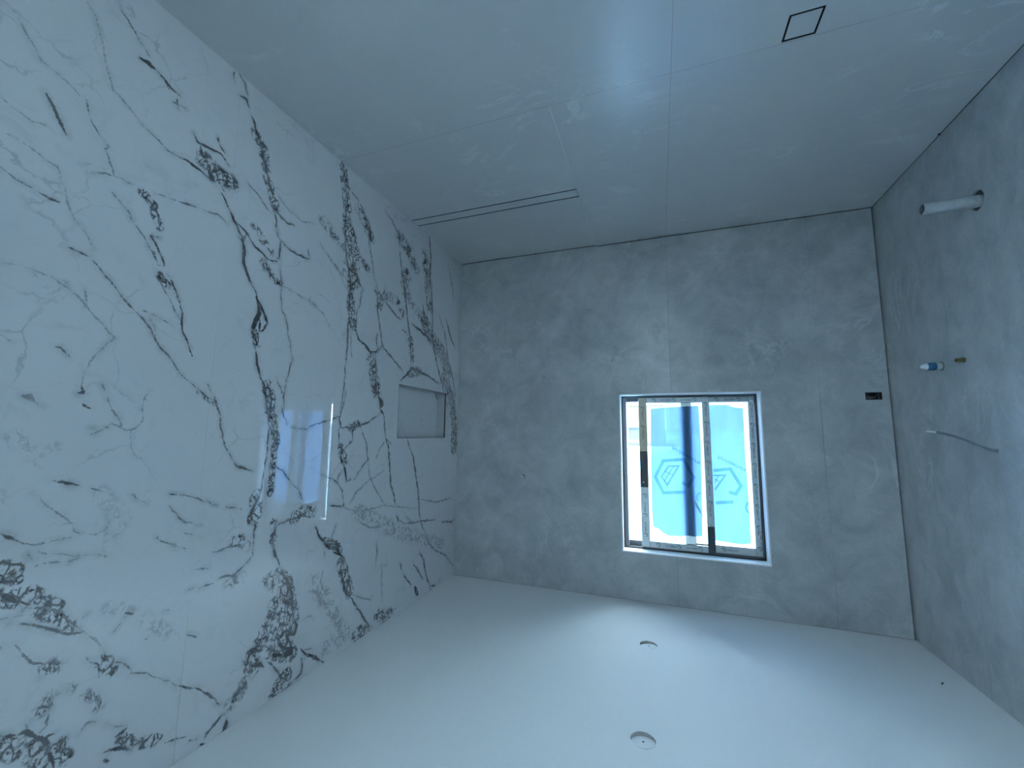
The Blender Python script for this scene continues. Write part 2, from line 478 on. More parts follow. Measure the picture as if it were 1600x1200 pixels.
# ------------------------------------------------------------------ wall_right (marble)
NY0, NY1, NZ0, NZ1, ND = -.839, -.211, 1.153, 1.504, .080
wr_ = plate('wall_right', 'x', rect(YF - .15, .2, -.03, H + .15), [rect(NY0, NY1, NZ0, NZ1)], W + .012, W + .25, ['backing', 'outer'])
tag(wr_, 'polished white marble slab wall with dark branching veins', 'wall', kind='structure')
VEINS = """L 3.0 0.75 0.0 2555 533 2538 555 2525 582 2501 624
L 1.5 0.50 0.0 2434 101 2423 128 2395 152 2368 184 2338 210
L 9.2 1.00 0.0 2363 238 2338 236 2317 238
L 3.0 1.00 0.0 2317 238 2303 244 2271 263 2229 272
L 2.0 0.90 0.0 2292 250 2270 275
L 2.5 0.80 0.0 2252 309 2217 303
L 2.1 0.70 0.0 2244 290 2234 325
L 1.3 0.40 0.0 2504 180 2479 207 2460 266 2444 328 2429 369 2417 403 2384 420 2347 447 2299 473 2269 482
L 2.3 0.50 0.0 2431 362 2423 382
L 1.4 0.50 0.0 2472 483 2465 513 2454 543 2433 569 2407 593
L 4.5 0.70 0.0 2416 606 2410 599
L 1.5 0.20 0.0 2635 358 2608 397 2586 424 2571 449 2538 458 2487 485
L 1.0 0.30 0.0 2610 698 2581 702 2549 714 2510 726 2500 749 2499 787
L 1.8 0.40 0.0 2611 793 2581 810 2551 815
L 2.5 0.70 0.0 2538 820 2515 826 2495 826
L 1.3 0.35 0.0 2463 684 2437 669
L 1.3 0.35 0.0 2442 702 2406 679 2382 680
L 1.4 0.40 0.0 2414 609 2399 642 2386 676 2350 675 2324 671 2306 678
L 3.8 0.90 0.0 2179 376 2163 398 2138 396 2103 389 2079 386 2060 400 2043 416
L 3.1 0.90 0.0 2097 330 2081 360 2062 374
L 3.2 0.90 0.0 2156 401 2146 438 2129 439
L 4.6 0.95 0.0 2207 488 2174 495 2140 501 2108 512 2088 521
L 6.7 1.00 0.0 2118 479 2105 497 2089 513
L 6.2 1.00 0.0 2105 447 2073 447 2045 450
L 4.6 0.90 0.0 2067 508 2053 526
L 3.5 0.90 0.0 2042 449 2050 503 2030 493 2007 482
L 2.6 0.80 0.0 2030 436 2006 462 2004 483
N 33.2 0.60 0.0 2133 450 2070 475 2031 478
L 1.6 0.50 0.0 2299 473 2254 496 2207 495 2174 491
L 2.6 0.70 0.0 2058 3 2057 48
L 8.8 0.40 0.0 2040 0 2013 20 1997 60
L 4.3 0.75 0.0 2036 94 2001 84 1984 114
L 5.7 0.95 0.0 1976 132 1956 160 1941 194 1926 219
L 7.3 0.80 0.0 1923 217 1904 224 1888 228
L 7.2 0.70 0.0 1924 278 1901 292 1886 318 1887 343
N 22.3 0.70 0.0 1946 204 1905 249 1886 318
L 4.5 0.65 0.0 1885 327 1872 373 1853 404 1831 430
L 5.6 0.75 0.8 1847 464 1819 485 1791 501 1756 513 1714 502
L 2.7 0.70 0.0 1832 486 1815 529 1800 582
N 22.6 0.60 0.4 1878 368 1845 423 1827 474
L 2.1 0.50 0.0 1962 435 1922 454 1883 484 1840 511
L 2.0 0.30 0.0 1834 401 1780 433 1688 462 1612 440
L 1.8 0.55 0.0 2385 730 2358 753 2336 771 2316 804 2290 832 2273 857 2257 884 2242 905
L 2.5 0.75 0.0 2314 687 2290 703 2275 710 2259 736 2255 757 2250 785
N 13.4 0.60 0.0 2310 685 2275 710 2251 778
L 2.2 0.90 0.0 2247 814 2273 819 2256 838 2240 866 2225 894 2224 909
L 4.9 0.90 0.0 2243 910 2232 908
L 2.4 0.70 0.0 2259 869 2246 898
L 1.2 0.45 0.0 2244 924 2230 964 2212 992 2183 1036 2153 1078
L 2.3 0.85 0.0 2218 926 2197 945 2179 981 2163 1016 2151 1050 2149 1089 2139 1126 2119 1164 2104 1199
N 15.4 0.40 0.0 2232 942 2206 967
L 3.0 0.70 0.0 2463 946 2445 949 2427 954 2412 957
L 1.8 0.55 0.0 2412 957 2396 973 2376 997 2347 1024 2328 1049 2304 1073 2285 1088 2255 1117 2230 1154 2203 1193 2164 1230 2135 1271 2094 1301
L 1.2 0.40 0.0 2285 1088 2265 1078 2237 1083 2201 1096 2170 1108
L 1.2 0.40 0.0 2244 1103 2227 1127 2224 1159
L 1.5 0.22 0.0 2584 1042 2551 1037 2515 1041 2482 1047 2447 1067 2416 1095 2399 1115 2366 1146 2330 1184 2358 1224 2383 1268 2393 1308 2393 1336
N 20.3 0.20 0.0 2515 1041 2461 1058 2509 1094
L 2.1 0.30 0.0 2564 1227 2546 1240
L 1.9 0.50 0.0 2462 1238 2449 1239 2426 1262
L 1.0 0.30 0.0 2417 1052 2409 1089 2411 1109
L 2.4 0.75 0.0 2225 661 2201 656 2170 651 2137 645
L 1.4 0.50 0.0 2275 671 2225 661
L 1.6 0.50 0.0 2137 645 2067 633 2028 653
L 5.7 1.00 0.0 2059 543 2035 576 2014 605 1989 639 1964 676 1952 712 1949 752 1946 784 1925 825 1898 863 1877 898
L 3.7 0.85 0.0 2005 614 1962 641 1931 666 1906 691 1869 703 1842 721 1795 710
L 4.0 0.90 0.0 1980 683 1957 694 1947 653
N 18.7 0.50 0.0 1914 609 1874 647 1824 683
L 6.9 1.00 0.0 1877 898 1868 931 1859 970 1871 1002 1879 1032 1873 1071 1855 1109
L 5.0 1.00 0.0 1880 907 1857 928 1835 964 1816 1001 1832 1034 1843 1045
L 3.3 0.90 0.0 1860 985 1851 1024 1854 1053
L 7.3 0.85 0.0 1883 1027 1870 1071 1855 1103
L 4.1 0.95 0.0 1867 1106 1854 1150 1847 1190 1835 1224 1810 1267 1797 1307 1786 1362 1775 1408
N 15.1 0.80 0.0 1871 1057 1855 1109
L 3.5 0.75 0.0 1858 719 1841 764 1814 789 1774 798
N 21.9 0.45 0.0 1859 742 1814 783 1763 809
L 4.5 0.80 0.0 1788 607 1786 667 1787 697 1803 695
L 3.9 0.75 0.0 1795 601 1745 627 1691 635 1635 630 1619 627
L 2.9 0.70 0.0 1635 584 1623 628
L 2.4 0.60 0.0 1820 546 1807 585 1791 608
L 2.7 0.40 0.0 1782 710 1763 809 1754 910 1725 962 1700 1046 1685 1103
L 3.3 0.70 0.0 1685 1103 1674 1137 1687 1193 1701 1260 1707 1313 1701 1370
L 2.8 0.60 0.0 1750 1237 1727 1272 1717 1308
N 26.2 0.55 0.0 1792 1265 1773 1333 1757 1402
L 3.4 0.70 0.0 1781 1278 1767 1332 1763 1402
L 1.8 0.30 0.0 1763 809 1674 824 1577 841 1512 871 1464 926
N 19.0 0.25 0.0 1597 831 1568 848
L 6.3 0.80 0.0 1456 0 1432 49 1438 91
L 4.8 0.65 0.0 1440 73 1421 118 1398 161 1395 254 1403 333 1390 438 1377 525 1354 570 1333 636 1332 710 1336 784 1330 855 1331 963 1332 1070 1334 1211 1341 1298 1354 1367
N 27.1 0.80 0.0 1438 34 1409 148 1390 251 1386 362
N 42.6 0.75 0.0 1372 355 1328 447 1317 518 1313 629
N 26.5 0.80 0.0 1323 633 1321 780 1292 882
L 6.3 0.80 0.6 1390 548 1338 572 1285 589 1256 627 1226 655
L 3.8 0.60 0.0 1319 500 1296 585 1259 648
L 4.0 0.60 0.0 1242 661 1247 738 1273 802 1272 884
L 2.4 0.60 0.0 1309 922 1297 1010 1288 1055
L 2.4 0.40 0.0 1360 610 1392 585 1397 642
L 2.1 0.40 0.0 1564 518 1471 582 1348 642
L 1.9 0.35 0.0 1519 550 1423 616 1342 713
N 32.1 0.35 0.0 1554 393 1485 428 1411 466
L 4.1 0.55 0.0 1366 123 1323 136 1265 175 1238 229 1205 292 1200 350 1163 454 1152 510 1104 593
N 37.9 0.40 0.0 1296 200 1237 248 1186 311
N 24.5 0.50 0.0 1285 466 1199 509
L 5.0 0.65 0.0 1104 593 1095 711 1077 786 1052 861 1034 937 1073 992
N 26.1 0.70 0.0 1103 613 1062 661 1083 708
L 6.0 0.90 0.0 1271 895 1246 944 1190 962 1142 998 1085 987 1064 951
L 5.5 0.80 0.0 1082 876 1088 948 1064 951
L 4.4 0.75 0.0 1036 917 1014 953 933 991 876 1022 802 1062
L 4.8 0.75 0.0 1097 989 1083 1084 1070 1179 1065 1237
N 37.1 0.75 0.0 1128 1034 1098 1125 1066 1225
L 6.7 0.90 0.0 1116 1185 1066 1225 1041 1246
L 17.8 1.00 0.9 1040 1258 1013 1291 1022 1323
L 5.5 0.80 0.0 1022 1330 982 1367
L 5.4 0.60 0.0 1051 637 956 690 899 717 842 723
L 8.0 0.70 0.8 818 650 836 712
N 33.2 0.40 0.0 1040 612 907 611 847 658
L 5.1 0.50 0.0 1069 76 994 102 927 157 900 234
N 47.7 0.40 0.0 905 169 788 230 702 311
L 6.5 0.80 0.0 897 277 866 399 831 475 808 580 777 705 737 830 720 961 707 1026
N 41.0 0.70 0.0 807 398 831 475 797 531
N 30.9 0.55 0.0 737 830 704 958
L 8.6 0.90 0.0 833 1130 764 1082 707 1026 651 1030 551 1043 433 1065 327 1091
N 31.3 0.70 0.0 728 1060 610 1033
L 8.6 0.85 0.0 543 -15 528 65 514 135 506 384
L 7.1 0.75 0.0 492 329 473 473 454 617 455 742 421 833 376 924 310 1039 254 1134 183 1255
L 7.2 0.80 0.0 722 717 631 736 517 766 442 788
L 5.9 0.70 0.0 603 538 561 646 491 750
N 54.8 0.70 0.0 569 649 482 748 303 835 190 971
N 47.3 0.50 0.0 585 165 545 348 497 530
L 7.0 0.70 0.0 249 551 153 698 81 765
L 5.5 0.60 0.0 372 544 262 671 197 867 99 1038 32 1192
N 46.5 0.80 0.0 240 1030 124 1173 56 1379 54 1588
L 6.5 0.70 0.0 163 1072 89 1196 46 1352 27 1484 30 1615
L 4.5 0.40 0.0 234 97 169 239 128 363
L 3.9 0.50 0.0 748 787 837 787 746 809
N 38.2 0.35 0.0 764 566 639 621 549 691
N 18.5 0.75 0.0 1778 1375 1747 1443 1725 1513
N 15.8 0.65 0.0 1731 1513 1733 1623 1736 1732
L 2.7 0.75 0.0 1798 1335 1771 1416 1769 1512 1771 1621 1779 1726
L 3.4 0.70 0.0 1776 1430 1751 1471 1721 1513 1718 1583
L 3.2 0.70 0.0 1709 1357 1699 1399 1675 1442
L 3.5 0.75 0.0 1728 1610 1669 1656 1630 1703
N 24.9 1.00 0.0 1796 1737 1798 1776 1802 1827
L 6.4 0.90 0.0 1787 1738 1804 1775 1819 1824
L 4.0 0.80 0.0 1795 1841 1794 1905 1795 1930
L 2.2 0.65 0.0 1795 1930 1793 1976 1819 1999 1869 2034 1905 2051
L 1.8 0.50 0.0 1831 2021 1860 2048 1904 2065
L 2.3 0.65 0.0 2094 1301 2046 1338 2009 1352 1991 1388 1979 1436 1964 1497 1939 1547 1903 1599
L 3.4 0.75 0.0 1909 1591 1897 1609 1869 1616 1826 1632
L 2.0 0.55 0.0 2039 1294 2017 1328 1993 1368
N 12.7 0.45 0.0 2070 1326 2008 1364
L 2.7 0.80 0.0 2128 1686 2102 1692
L 3.4 0.85 0.0 2059 1704 2032 1714
L 1.6 0.60 0.0 2102 1692 2059 1704 2032 1714 1959 1751
L 2.4 0.60 0.0 1928 1760 1886 1770 1859 1781
L 3.2 0.75 0.0 1650 1447 1561 1457 1505 1428 1414 1410
L 3.1 0.60 0.0 1414 1410 1357 1384
L 4.3 0.70 0.0 1322 1244 1327 1297 1342 1349 1356 1401 1343 1444 1256 1443 1205 1435 1126 1411 1043 1370 1009 1341
L 3.6 0.60 0.0 1352 1444 1350 1518 1318 1569
L 5.7 0.85 0.0 1318 1569 1304 1620 1284 1689 1276 1730 1243 1724
N 24.6 0.60 0.0 1329 1552 1300 1621
L 4.7 0.70 0.0 1251 1443 1245 1513 1309 1563
N 22.3 0.70 0.0 1266 1443 1206 1428
L 3.2 0.55 0.0 1178 1449 1127 1540 1109 1624 1185 1687 1217 1730
L 2.9 0.60 0.0 1310 1670 1340 1701 1341 1733
L 2.8 0.60 0.0 1454 1678 1375 1707 1341 1733 1301 1778 1289 1855
L 4.9 0.85 0.0 1385 1840 1340 1851 1285 1856 1286 1839
L 2.4 0.60 0.0 1623 1703 1572 1759 1549 1800
L 2.9 0.50 0.0 1232 1847 1201 1807 1177 1786
L 4.5 0.60 0.0 982 1367 970 1445 952 1504
L 5.8 0.85 0.0 952 1504 922 1564 900 1683 886 1782 840 1866 822 1928
L 5.7 0.75 0.0 726 1497 691 1570 640 1637 599 1770 558 1905 530 2061 492 2133
L 3.0 0.50 0.0 952 1504 1004 1561 1040 1628
L 2.9 0.45 0.0 952 1504 891 1545
L 2.4 0.40 0.0 1109 1624 1084 1725 1007 1825 927 1912
L 2.3 0.35 0.0 956 1698 1099 1749 1201 1800
L 7.8 0.90 0.0 804 1991 787 2033
L 4.7 0.55 0.0 788 2021 715 2059 537 2081 318 2109
L 6.3 0.60 0.0 220 2142 52 2179 9 2151
L 3.8 0.35 0.0 548 1928 326 1982 74 1985
L 4.2 0.50 0.0 520 2084 446 2187 398 2264 303 2333 153 2404 9 2530
L 3.2 0.40 0.0 711 2007 616 2087 657 2046
L 2.6 0.30 0.0 1162 1962 1049 2019 931 2025
L 2.4 0.30 0.0 1363 1844 1166 1909 940 1910 584 1987
N 58.4 0.25 0.0 1166 1909 796 2091 209 2309
L 5.2 0.85 0.0 1698 1865 1700 1913 1706 1952 1686 2005 1662 2049 1646 2080
N 15.9 0.80 0.0 1705 1858 1704 1939
N 22.4 0.85 0.2 1659 2085 1616 2125 1593 2187
N 28.8 0.95 0.5 1602 2197 1580 2260 1564 2321
L 5.9 0.95 0.3 1647 2075 1616 2125 1586 2189 1574 2249 1565 2307
N 25.5 0.80 0.0 1629 2268 1606 2344 1571 2359
N 29.5 0.50 0.0 1708 2096 1655 2166 1679 2249
N 26.7 0.75 0.0 1598 1864 1564 1842 1495 1853
L 3.7 0.70 0.0 1691 1880 1633 1864 1580 1862 1526 1848 1488 1839
L 7.6 0.95 0.0 1469 1927 1449 1968 1413 2006 1390 2033 1345 2060 1298 2085
N 17.0 0.90 0.0 1401 2009 1324 2043 1293 2082
L 3.9 0.80 0.0 1392 2014 1334 2025 1298 2081
L 5.6 1.00 0.0 1344 2073 1282 2111 1246 2150
L 11.4 1.00 0.0 1290 2122 1260 2149
N 28.8 1.00 0.3 1278 2151 1238 2243 1203 2320
L 5.0 0.90 0.0 1290 2122 1270 2201 1250 2272 1215 2341
L 5.2 0.90 0.0 1240 2161 1208 2252 1191 2340
L 4.5 0.85 0.0 1195 2348 1151 2403 1106 2460 1064 2520 1004 2582
L 2.6 0.55 0.0 1332 1945 1351 1989 1374 2022
L 2.7 0.50 0.0 1402 2040 1394 2088
L 3.2 0.50 0.0 996 2114 986 2160 991 2249
L 2.5 0.30 0.0 938 2246 926 2395 914 2472
L 2.6 0.35 0.0 1182 2337 1101 2388 1017 2428 1007 2404
L 4.3 0.70 0.0 746 2299 729 2344 742 2351
L 4.5 0.65 0.0 713 2368 658 2433 603 2479
L 13.6 0.90 0.0 563 2504 519 2569
L 4.8 0.60 0.0 589 2352 513 2428 459 2487
L 5.7 0.70 0.0 523 2277 460 2358 438 2429 398 2515 349 2592
L 8.3 0.80 0.0 351 2565 287 2582
L 7.9 0.80 0.0 222 2561 221 2580
L 7.0 0.80 0.0 929 2521 890 2546
L 7.2 0.80 0.0 865 2548 845 2567
L 5.6 0.70 0.0 928 2599 868 2599
L 4.5 0.60 0.0 781 2566 768 2559
N 35.2 0.50 0.0 951 2537 825 2579
N 39.4 0.60 0.0 1123 2563 1049 2577
N 53.9 0.25 0.0 1458 2189 1366 2310 1214 2524 1347 2527
L 1.7 0.30 0.0 1350 2254 1410 2279 1433 2241
L 1.7 0.30 0.0 1401 2147 1417 2202 1369 2278 1326 2278
L 1.8 0.35 0.0 1520 2339 1464 2338 1442 2370
N 27.8 1.00 0.0 1770 2373 1753 2405 1760 2414
N 28.7 0.90 0.0 1743 2353 1710 2338 1704 2303
L 6.6 0.95 0.0 1785 2354 1749 2356 1716 2336
L 7.3 1.00 0.0 1783 2402 1770 2365 1742 2369
L 6.7 1.00 0.0 1760 2414 1722 2427 1699 2451
L 9.1 1.00 0.0 1663 2415 1613 2447 1562 2457 1588 2424
N 28.2 0.90 0.0 1664 2405 1561 2463
N 28.0 1.00 0.0 1648 2339 1619 2378 1589 2418
L 5.5 0.95 0.0 1650 2352 1616 2406 1563 2443
L 5.6 0.95 0.0 1556 2324 1540 2353 1551 2381 1597 2367 1564 2429
L 4.9 0.85 0.0 1508 2466 1479 2501 1427 2537 1384 2575 1353 2604
L 3.9 0.85 0.0 1683 2437 1649 2474 1623 2507 1604 2542 1591 2575
L 4.8 0.85 0.0 1501 2508 1493 2558 1498 2575 1533 2584 1567 2588
L 6.5 0.95 0.0 1549 2592 1582 2601 1614 2604
N 31.2 0.85 0.0 1631 2592 1603 2556 1584 2547
L 3.3 0.70 0.0 1720 2446 1739 2461 1752 2471
L 3.4 0.70 0.0 1666 2383 1729 2355
N 29.4 0.40 0.0 1776 2454 1798 2501 1835 2515
L 2.0 0.50 0.0 1431 2495 1489 2477
L 6.2 0.80 0.0 1430 2547 1410 2557
L 4.4 0.95 0.0 1853 2538 1870 2537 1892 2552 1903 2559 1919 2567 1928 2582
L 6.1 1.00 0.0 1846 2565 1847 2580 1854 2600 1874 2601
L 4.3 0.90 0.0 1939 2590 1922 2601
L 7.3 0.90 0.0 1898 2545 1901 2556
L 4.2 0.80 0.0 1979 2552 1952 2565
L 4.1 0.90 0.0 2233 2425 2217 2428 2176 2450 2154 2468
L 6.7 1.00 0.0 2226 2447 2216 2459
L 4.6 0.90 0.0 2205 2399 2189 2396 2177 2390
L 4.2 0.80 0.0 2141 2466 2130 2452 2120 2445
N 14.5 0.90 0.0 2187 2416 2142 2454
N 15.2 0.85 0.0 2142 2454 2086 2484
L 4.0 0.75 0.0 2059 2507 2025 2518 1994 2530
L 2.7 0.85 0.0 2043 2339 2021 2354 1977 2382
L 2.3 0.80 0.0 1977 2382 1945 2414 1914 2448 1874 2495
L 1.5 0.50 0.0 2182 2230 2136 2253 2097 2287 2043 2339
L 3.1 0.80 0.0 2303 2125 2285 2150
N 20.0 0.80 0.0 2260 2160 2242 2192
L 1.7 0.60 0.0 2253 2154 2211 2184 2187 2214 2178 2232
L 2.6 0.75 0.0 2510 1735 2492 1748 2467 1768
L 4.4 0.70 0.5 2454 1797 2444 1817
L 1.1 0.40 0.0 2467 1768 2442 1779 2405 1776 2372 1775
N 14.6 0.90 0.0 2495 1818 2471 1833
N 13.2 0.90 0.0 2498 1846 2469 1858
N 20.4 1.00 0.0 2487 1896 2451 1911 2434 1909
L 7.7 0.90 0.0 2493 1889 2475 1901 2459 1920
N 11.5 0.80 0.0 2433 1918 2401 1934 2377 1956
L 2.8 0.75 0.0 2472 1966 2444 1977 2406 2001 2379 2020 2344 2044 2313 2052 2324 2035
L 2.3 0.60 0.0 2449 1936 2430 1943 2398 1958 2370 1982 2355 2002 2331 2032 2312 2054
N 14.8 0.60 0.0 2417 1956 2369 1996 2339 2029
L 2.7 0.70 0.0 2450 1948 2441 1931 2422 1914
L 1.3 0.30 0.0 2312 2054 2283 2087 2265 2117 2255 2139
L 1.1 0.35 0.0 2486 1950 2453 1954 2429 1960
L 3.1 0.70 0.0 2454 2023 2446 2035
L 2.0 0.60 0.0 2446 2035 2432 2062 2415 2087 2389 2101
L 1.9 0.55 0.0 2401 2103 2396 2135
N 20.7 0.40 0.0 2382 2109 2361 2128
N 20.9 0.40 0.0 2334 2196 2367 2198 2383 2221
L 1.4 0.50 0.0 2334 2196 2360 2197 2375 2210 2400 2230 2408 2241
L 2.1 0.50 0.0 2275 2232 2255 2287 2261 2300
N 16.4 0.35 0.0 2289 2233 2255 2287
L 4.2 1.00 0.0 2455 2239 2426 2257 2409 2257 2388 2284 2368 2301 2359 2331 2349 2361 2341 2390
L 2.8 0.90 0.0 2384 2286 2395 2304
L 2.3 0.85 0.0 2382 2288 2349 2300
L 4.5 0.90 0.0 2322 2322 2331 2337 2336 2346 2321 2366
L 1.8 0.70 0.0 2410 2238 2404 2264
L 1.7 0.60 0.0 2366 2231 2369 2269 2385 2283
N 23.5 0.80 0.0 2416 2293 2377 2331 2348 2369
N 19.4 0.70 0.0 2447 2266 2421 2298
N 18.6 0.80 0.0 2337 2337 2322 2379
L 2.2 0.70 0.0 2454 2255 2436 2266
L 1.4 0.40 0.0 2287 2319 2293 2332 2281 2314 2258 2323
L 1.3 0.35 0.0 2234 2343 2208 2367 2175 2382
L 7.9 0.40 0.8 2511 1381 2496 1383 2486 1392
L 1.3 0.40 0.0 2485 1396 2465 1410
L 4.0 0.75 0.5 2384 1396 2369 1406
L 3.5 0.70 0.0 2401 1365 2388 1360 2394 1340
L 4.8 0.85 0.0 2409 1614 2390 1627
L 1.9 0.80 0.0 2426 1610 2409 1616 2366 1631
L 2.2 0.75 0.0 2340 1642 2313 1654
L 2.5 0.60 0.0 2360 1464 2353 1466
L 1.3 0.30 0.0 2220 1337 2236 1364 2237 1402 2230 1433 2252 1465 2277 1469 2311 1450 2332 1470 2360 1485
L 2.9 0.45 0.0 2236 1364 2230 1370
L 1.1 0.22 0.0 2260 1469 2254 1526 2234 1557 2207 1563
L 1.7 0.40 0.0 2236 1672 2192 1708
L 1.0 0.25 0.0 2463 1639 2421 1687 2384 1723 2367 1758 2315 1779 2293 1770 2288 1747 2299 1717
L 3.2 0.55 0.0 2115 1854 2090 1873
L 1.5 0.40 0.0 2153 1824 2116 1850 2058 1883
L 1.5 0.40 0.0 2124 1725 2089 1774 2067 1793 2011 1811
L 3.9 0.35 0.0 2074 1827 2041 1838
L 2.6 0.50 0.0 1959 1921 1930 1922 1867 1916
L 2.7 0.60 0.0 2022 1965 1995 1970 1972 1975
L 2.2 0.75 0.0 2000 2038 1948 2035
L 2.7 0.50 0.0 2037 2030 2009 2030
L 2.0 0.55 0.0 2368 1841 2345 1836
L 1.0 0.30 0.0 2434 1798 2381 1818 2316 1837 2277 1853
L 1.5 0.45 0.0 2436 1835 2412 1832 2385 1839
N 28.6 0.50 0.0 1869 1901 1826 1923
N 28.4 0.50 0.0 1841 2054 1860 2048
L 3.7 0.70 0.0 1932 2026 1908 2022 1861 2039
L 3.9 0.60 0.0 2216 2038 2195 2048
L 2.2 0.60 0.0 2322 2013 2309 2004
L 3.3 0.50 0.0 2241 2082 2224 2061
L 3.0 0.60 0.0 2103 2073 2091 2076
L 4.0 0.50 0.0 2022 2185 1992 2204
L 2.4 0.50 0.0 2155 2142 2148 2143
L 0.9 0.25 0.0 2631 609 2607 622 2570 634 2533 625
L 1.0 0.20 0.0 2499 758 2470 840 2430 889 2411 930
L 1.4 0.30 0.0 2360 736 2343 738
N 27.7 0.18 0.0 2514 1485 2460 1554 2425 1521
N 32.9 0.18 0.0 2313 1658 2257 1743 2281 1814
N 28.8 0.20 0.0 2261 2006 2174 2058 2091 2151
L 1.0 0.50 0.0 2479 2017 2478 2026
L 1.1 0.35 0.0 2347 1331 2315 1407 2286 1455"""

def vein_fields(ys, zs):
    """distance to the nearest vein, its strength and tint, and the density of the crackle clusters"""
    ny, nz = len(ys), len(zs)
    D = np.full((ny, nz), .05); S = np.zeros((ny, nz)); Bn = np.zeros((ny, nz)); Nn = np.zeros((ny, nz))
    rng = np.random.RandomState(3)
    for ln in VEINS.strip().split('\n'):
        t = ln.split(); kind, hw, s, b = t[0], float(t[1]) / 1000, float(t[2]), float(t[3])
        q = np.array(t[4:], float).reshape(-1, 2) / 1000; q[:, 0] *= -1
        pts = [q[0]]
        for a, c in zip(q, q[1:]):                       # small wobble between the traced corners
            n_ = max(1, int(np.hypot(*(c - a)) / .018)); nrm = np.array([-(c - a)[1], (c - a)[0]]); nrm /= np.hypot(*nrm) + 1e-9
            for k in range(1, n_ + 1):
                w = 0 if k == n_ else rng.uniform(-1, 1) * .0042
                pts.append(a + (c - a) * k / n_ + nrm * w)
        m = .05 + hw if kind == 'L' else hw * 1.8
        P_ = np.array(pts); cl = np.concatenate([[0], np.cumsum(np.hypot(*np.diff(P_, axis=0).T))]); tot = cl[-1] + 1e-9
        tap = .30 + .70 * np.clip(np.minimum(cl, tot - cl) / (.30 * tot), 0, 1)      # veins thin out towards their ends
        hws = hw * tap * (1 + rng.uniform(-.40, .45, len(pts)))
        for a, c, h0, h1 in zip(pts, pts[1:], hws, hws[1:]):
            i0, i1 = np.searchsorted(ys, [min(a[0], c[0]) - m, max(a[0], c[0]) + m])
            j0, j1 = np.searchsorted(zs, [min(a[1], c[1]) - m, max(a[1], c[1]) + m])
            if i0 >= i1 or j0 >= j1: continue
            Y, Z = np.meshgrid(ys[i0:i1], zs[j0:j1], indexing='ij')
            v = c - a; L2 = v @ v + 1e-12
            tt = np.clip(((Y - a[0]) * v[0] + (Z - a[1]) * v[1]) / L2, 0, 1)
            d = np.hypot(Y - a[0] - tt * v[0], Z - a[1] - tt * v[1])
            if kind == 'L':
                d = d - (h0 + (h1 - h0) * tt); sub = D[i0:i1, j0:j1]; k = d < sub
                sub[k] = d[k]; S[i0:i1, j0:j1][k] = s ** .5; Bn[i0:i1, j0:j1][k] = b
            else:
                f = s * np.clip(1.5 - d / hw, 0, 1); sub = Nn[i0:i1, j0:j1]; k = f > sub
                sub[k] = f[k]; Bn[i0:i1, j0:j1][k] = np.maximum(Bn[i0:i1, j0:j1][k], b)
    return D, S, Bn, Nn

def axis_pts(a, b, step, cuts=()):
    e = sorted({a, b, *[c for c in cuts if a < c < b]}); r = []
    for p, q in zip(e, e[1:]):
        r += list(np.linspace(p, q, max(1, int(round((q - p) / step))) + 1)[:-1])
    return np.array(r + [b])

def marble_slab(name, y0, y1, z0, z1, x, step, hole=None, parent=None):
    ys = axis_pts(y0, y1, step, (NY0, NY1) if hole else ()); zs = axis_pts(z0, z1, step, (NZ0, NZ1) if hole else ())
    ny, nz = len(ys), len(zs)
    Y, Z = np.meshgrid(ys, zs, indexing='ij')
    co = np.stack([np.full(Y.shape, x), Y, Z], -1).reshape(-1, 3)
    I = np.arange(ny * nz).reshape(ny, nz)
    q = np.stack([I[:-1, :-1], I[:-1, 1:], I[1:, 1:], I[1:, :-1]], -1)          # faces look towards -x
    if hole:
        yc = (ys[:-1] + ys[1:]) / 2; zc = (zs[:-1] + zs[1:]) / 2
        keep = ~(((yc > NY0) & (yc < NY1))[:, None] & ((zc > NZ0) & (zc < NZ1))[None, :])
        q = q[keep]
    q = q.reshape(-1, 4)
    # rim: the 12 mm edge of the slab all round
    rim = [(I[0, 0], I[-1, 0]), (I[-1, 0], I[-1, -1]), (I[-1, -1], I[0, -1]), (I[0, -1], I[0, 0])]
    extra = []; ec = []; base = len(co)
    for a, b in rim:
        k = base + len(ec); ec += [co[a] + (.012, 0, 0), co[b] + (.012, 0, 0)]; extra.append((a, b, k + 1, k))
    co = np.vstack([co, np.array(ec)]); q = np.vstack([q, np.array(extra)])
    me = bpy.data.meshes.new(name)
    me.vertices.add(len(co)); me.vertices.foreach_set('co', co.astype(np.float32).ravel())
    me.loops.add(q.size); me.loops.foreach_set('vertex_index', q.astype(np.int32).ravel())
    me.polygons.add(len(q)); me.polygons.foreach_set('loop_start', (np.arange(len(q)) * 4).astype(np.int32))
    me.update(calc_edges=True)
    for nm, f in zip(('vein_d', 'vein_s', 'vein_b', 'vein_n'), vein_fields(ys, zs)):
        a = me.attributes.new(nm, 'FLOAT', 'POINT')
        v = np.concatenate([f.ravel(), np.full(len(ec), .05 if nm == 'vein_d' else 0)])
        a.data.foreach_set('value', v.astype(np.float32))
    me.materials.append(MT['marble'])
    o = bpy.data.objects.new(name, me)
    return link(o, parent)
JM = -2.027
marble_slab('marble_slab', JM + .0005, .009, -.025, H - .0015, W, .004, True, wr_)
marble_slab('marble_slab', -2.80, JM - .0005, -.025, H - .0015, W, .004, None, wr_)
marble_slab('marble_slab', YF, -2.801, .0015, H - .0015, W, .05, None, wr_)
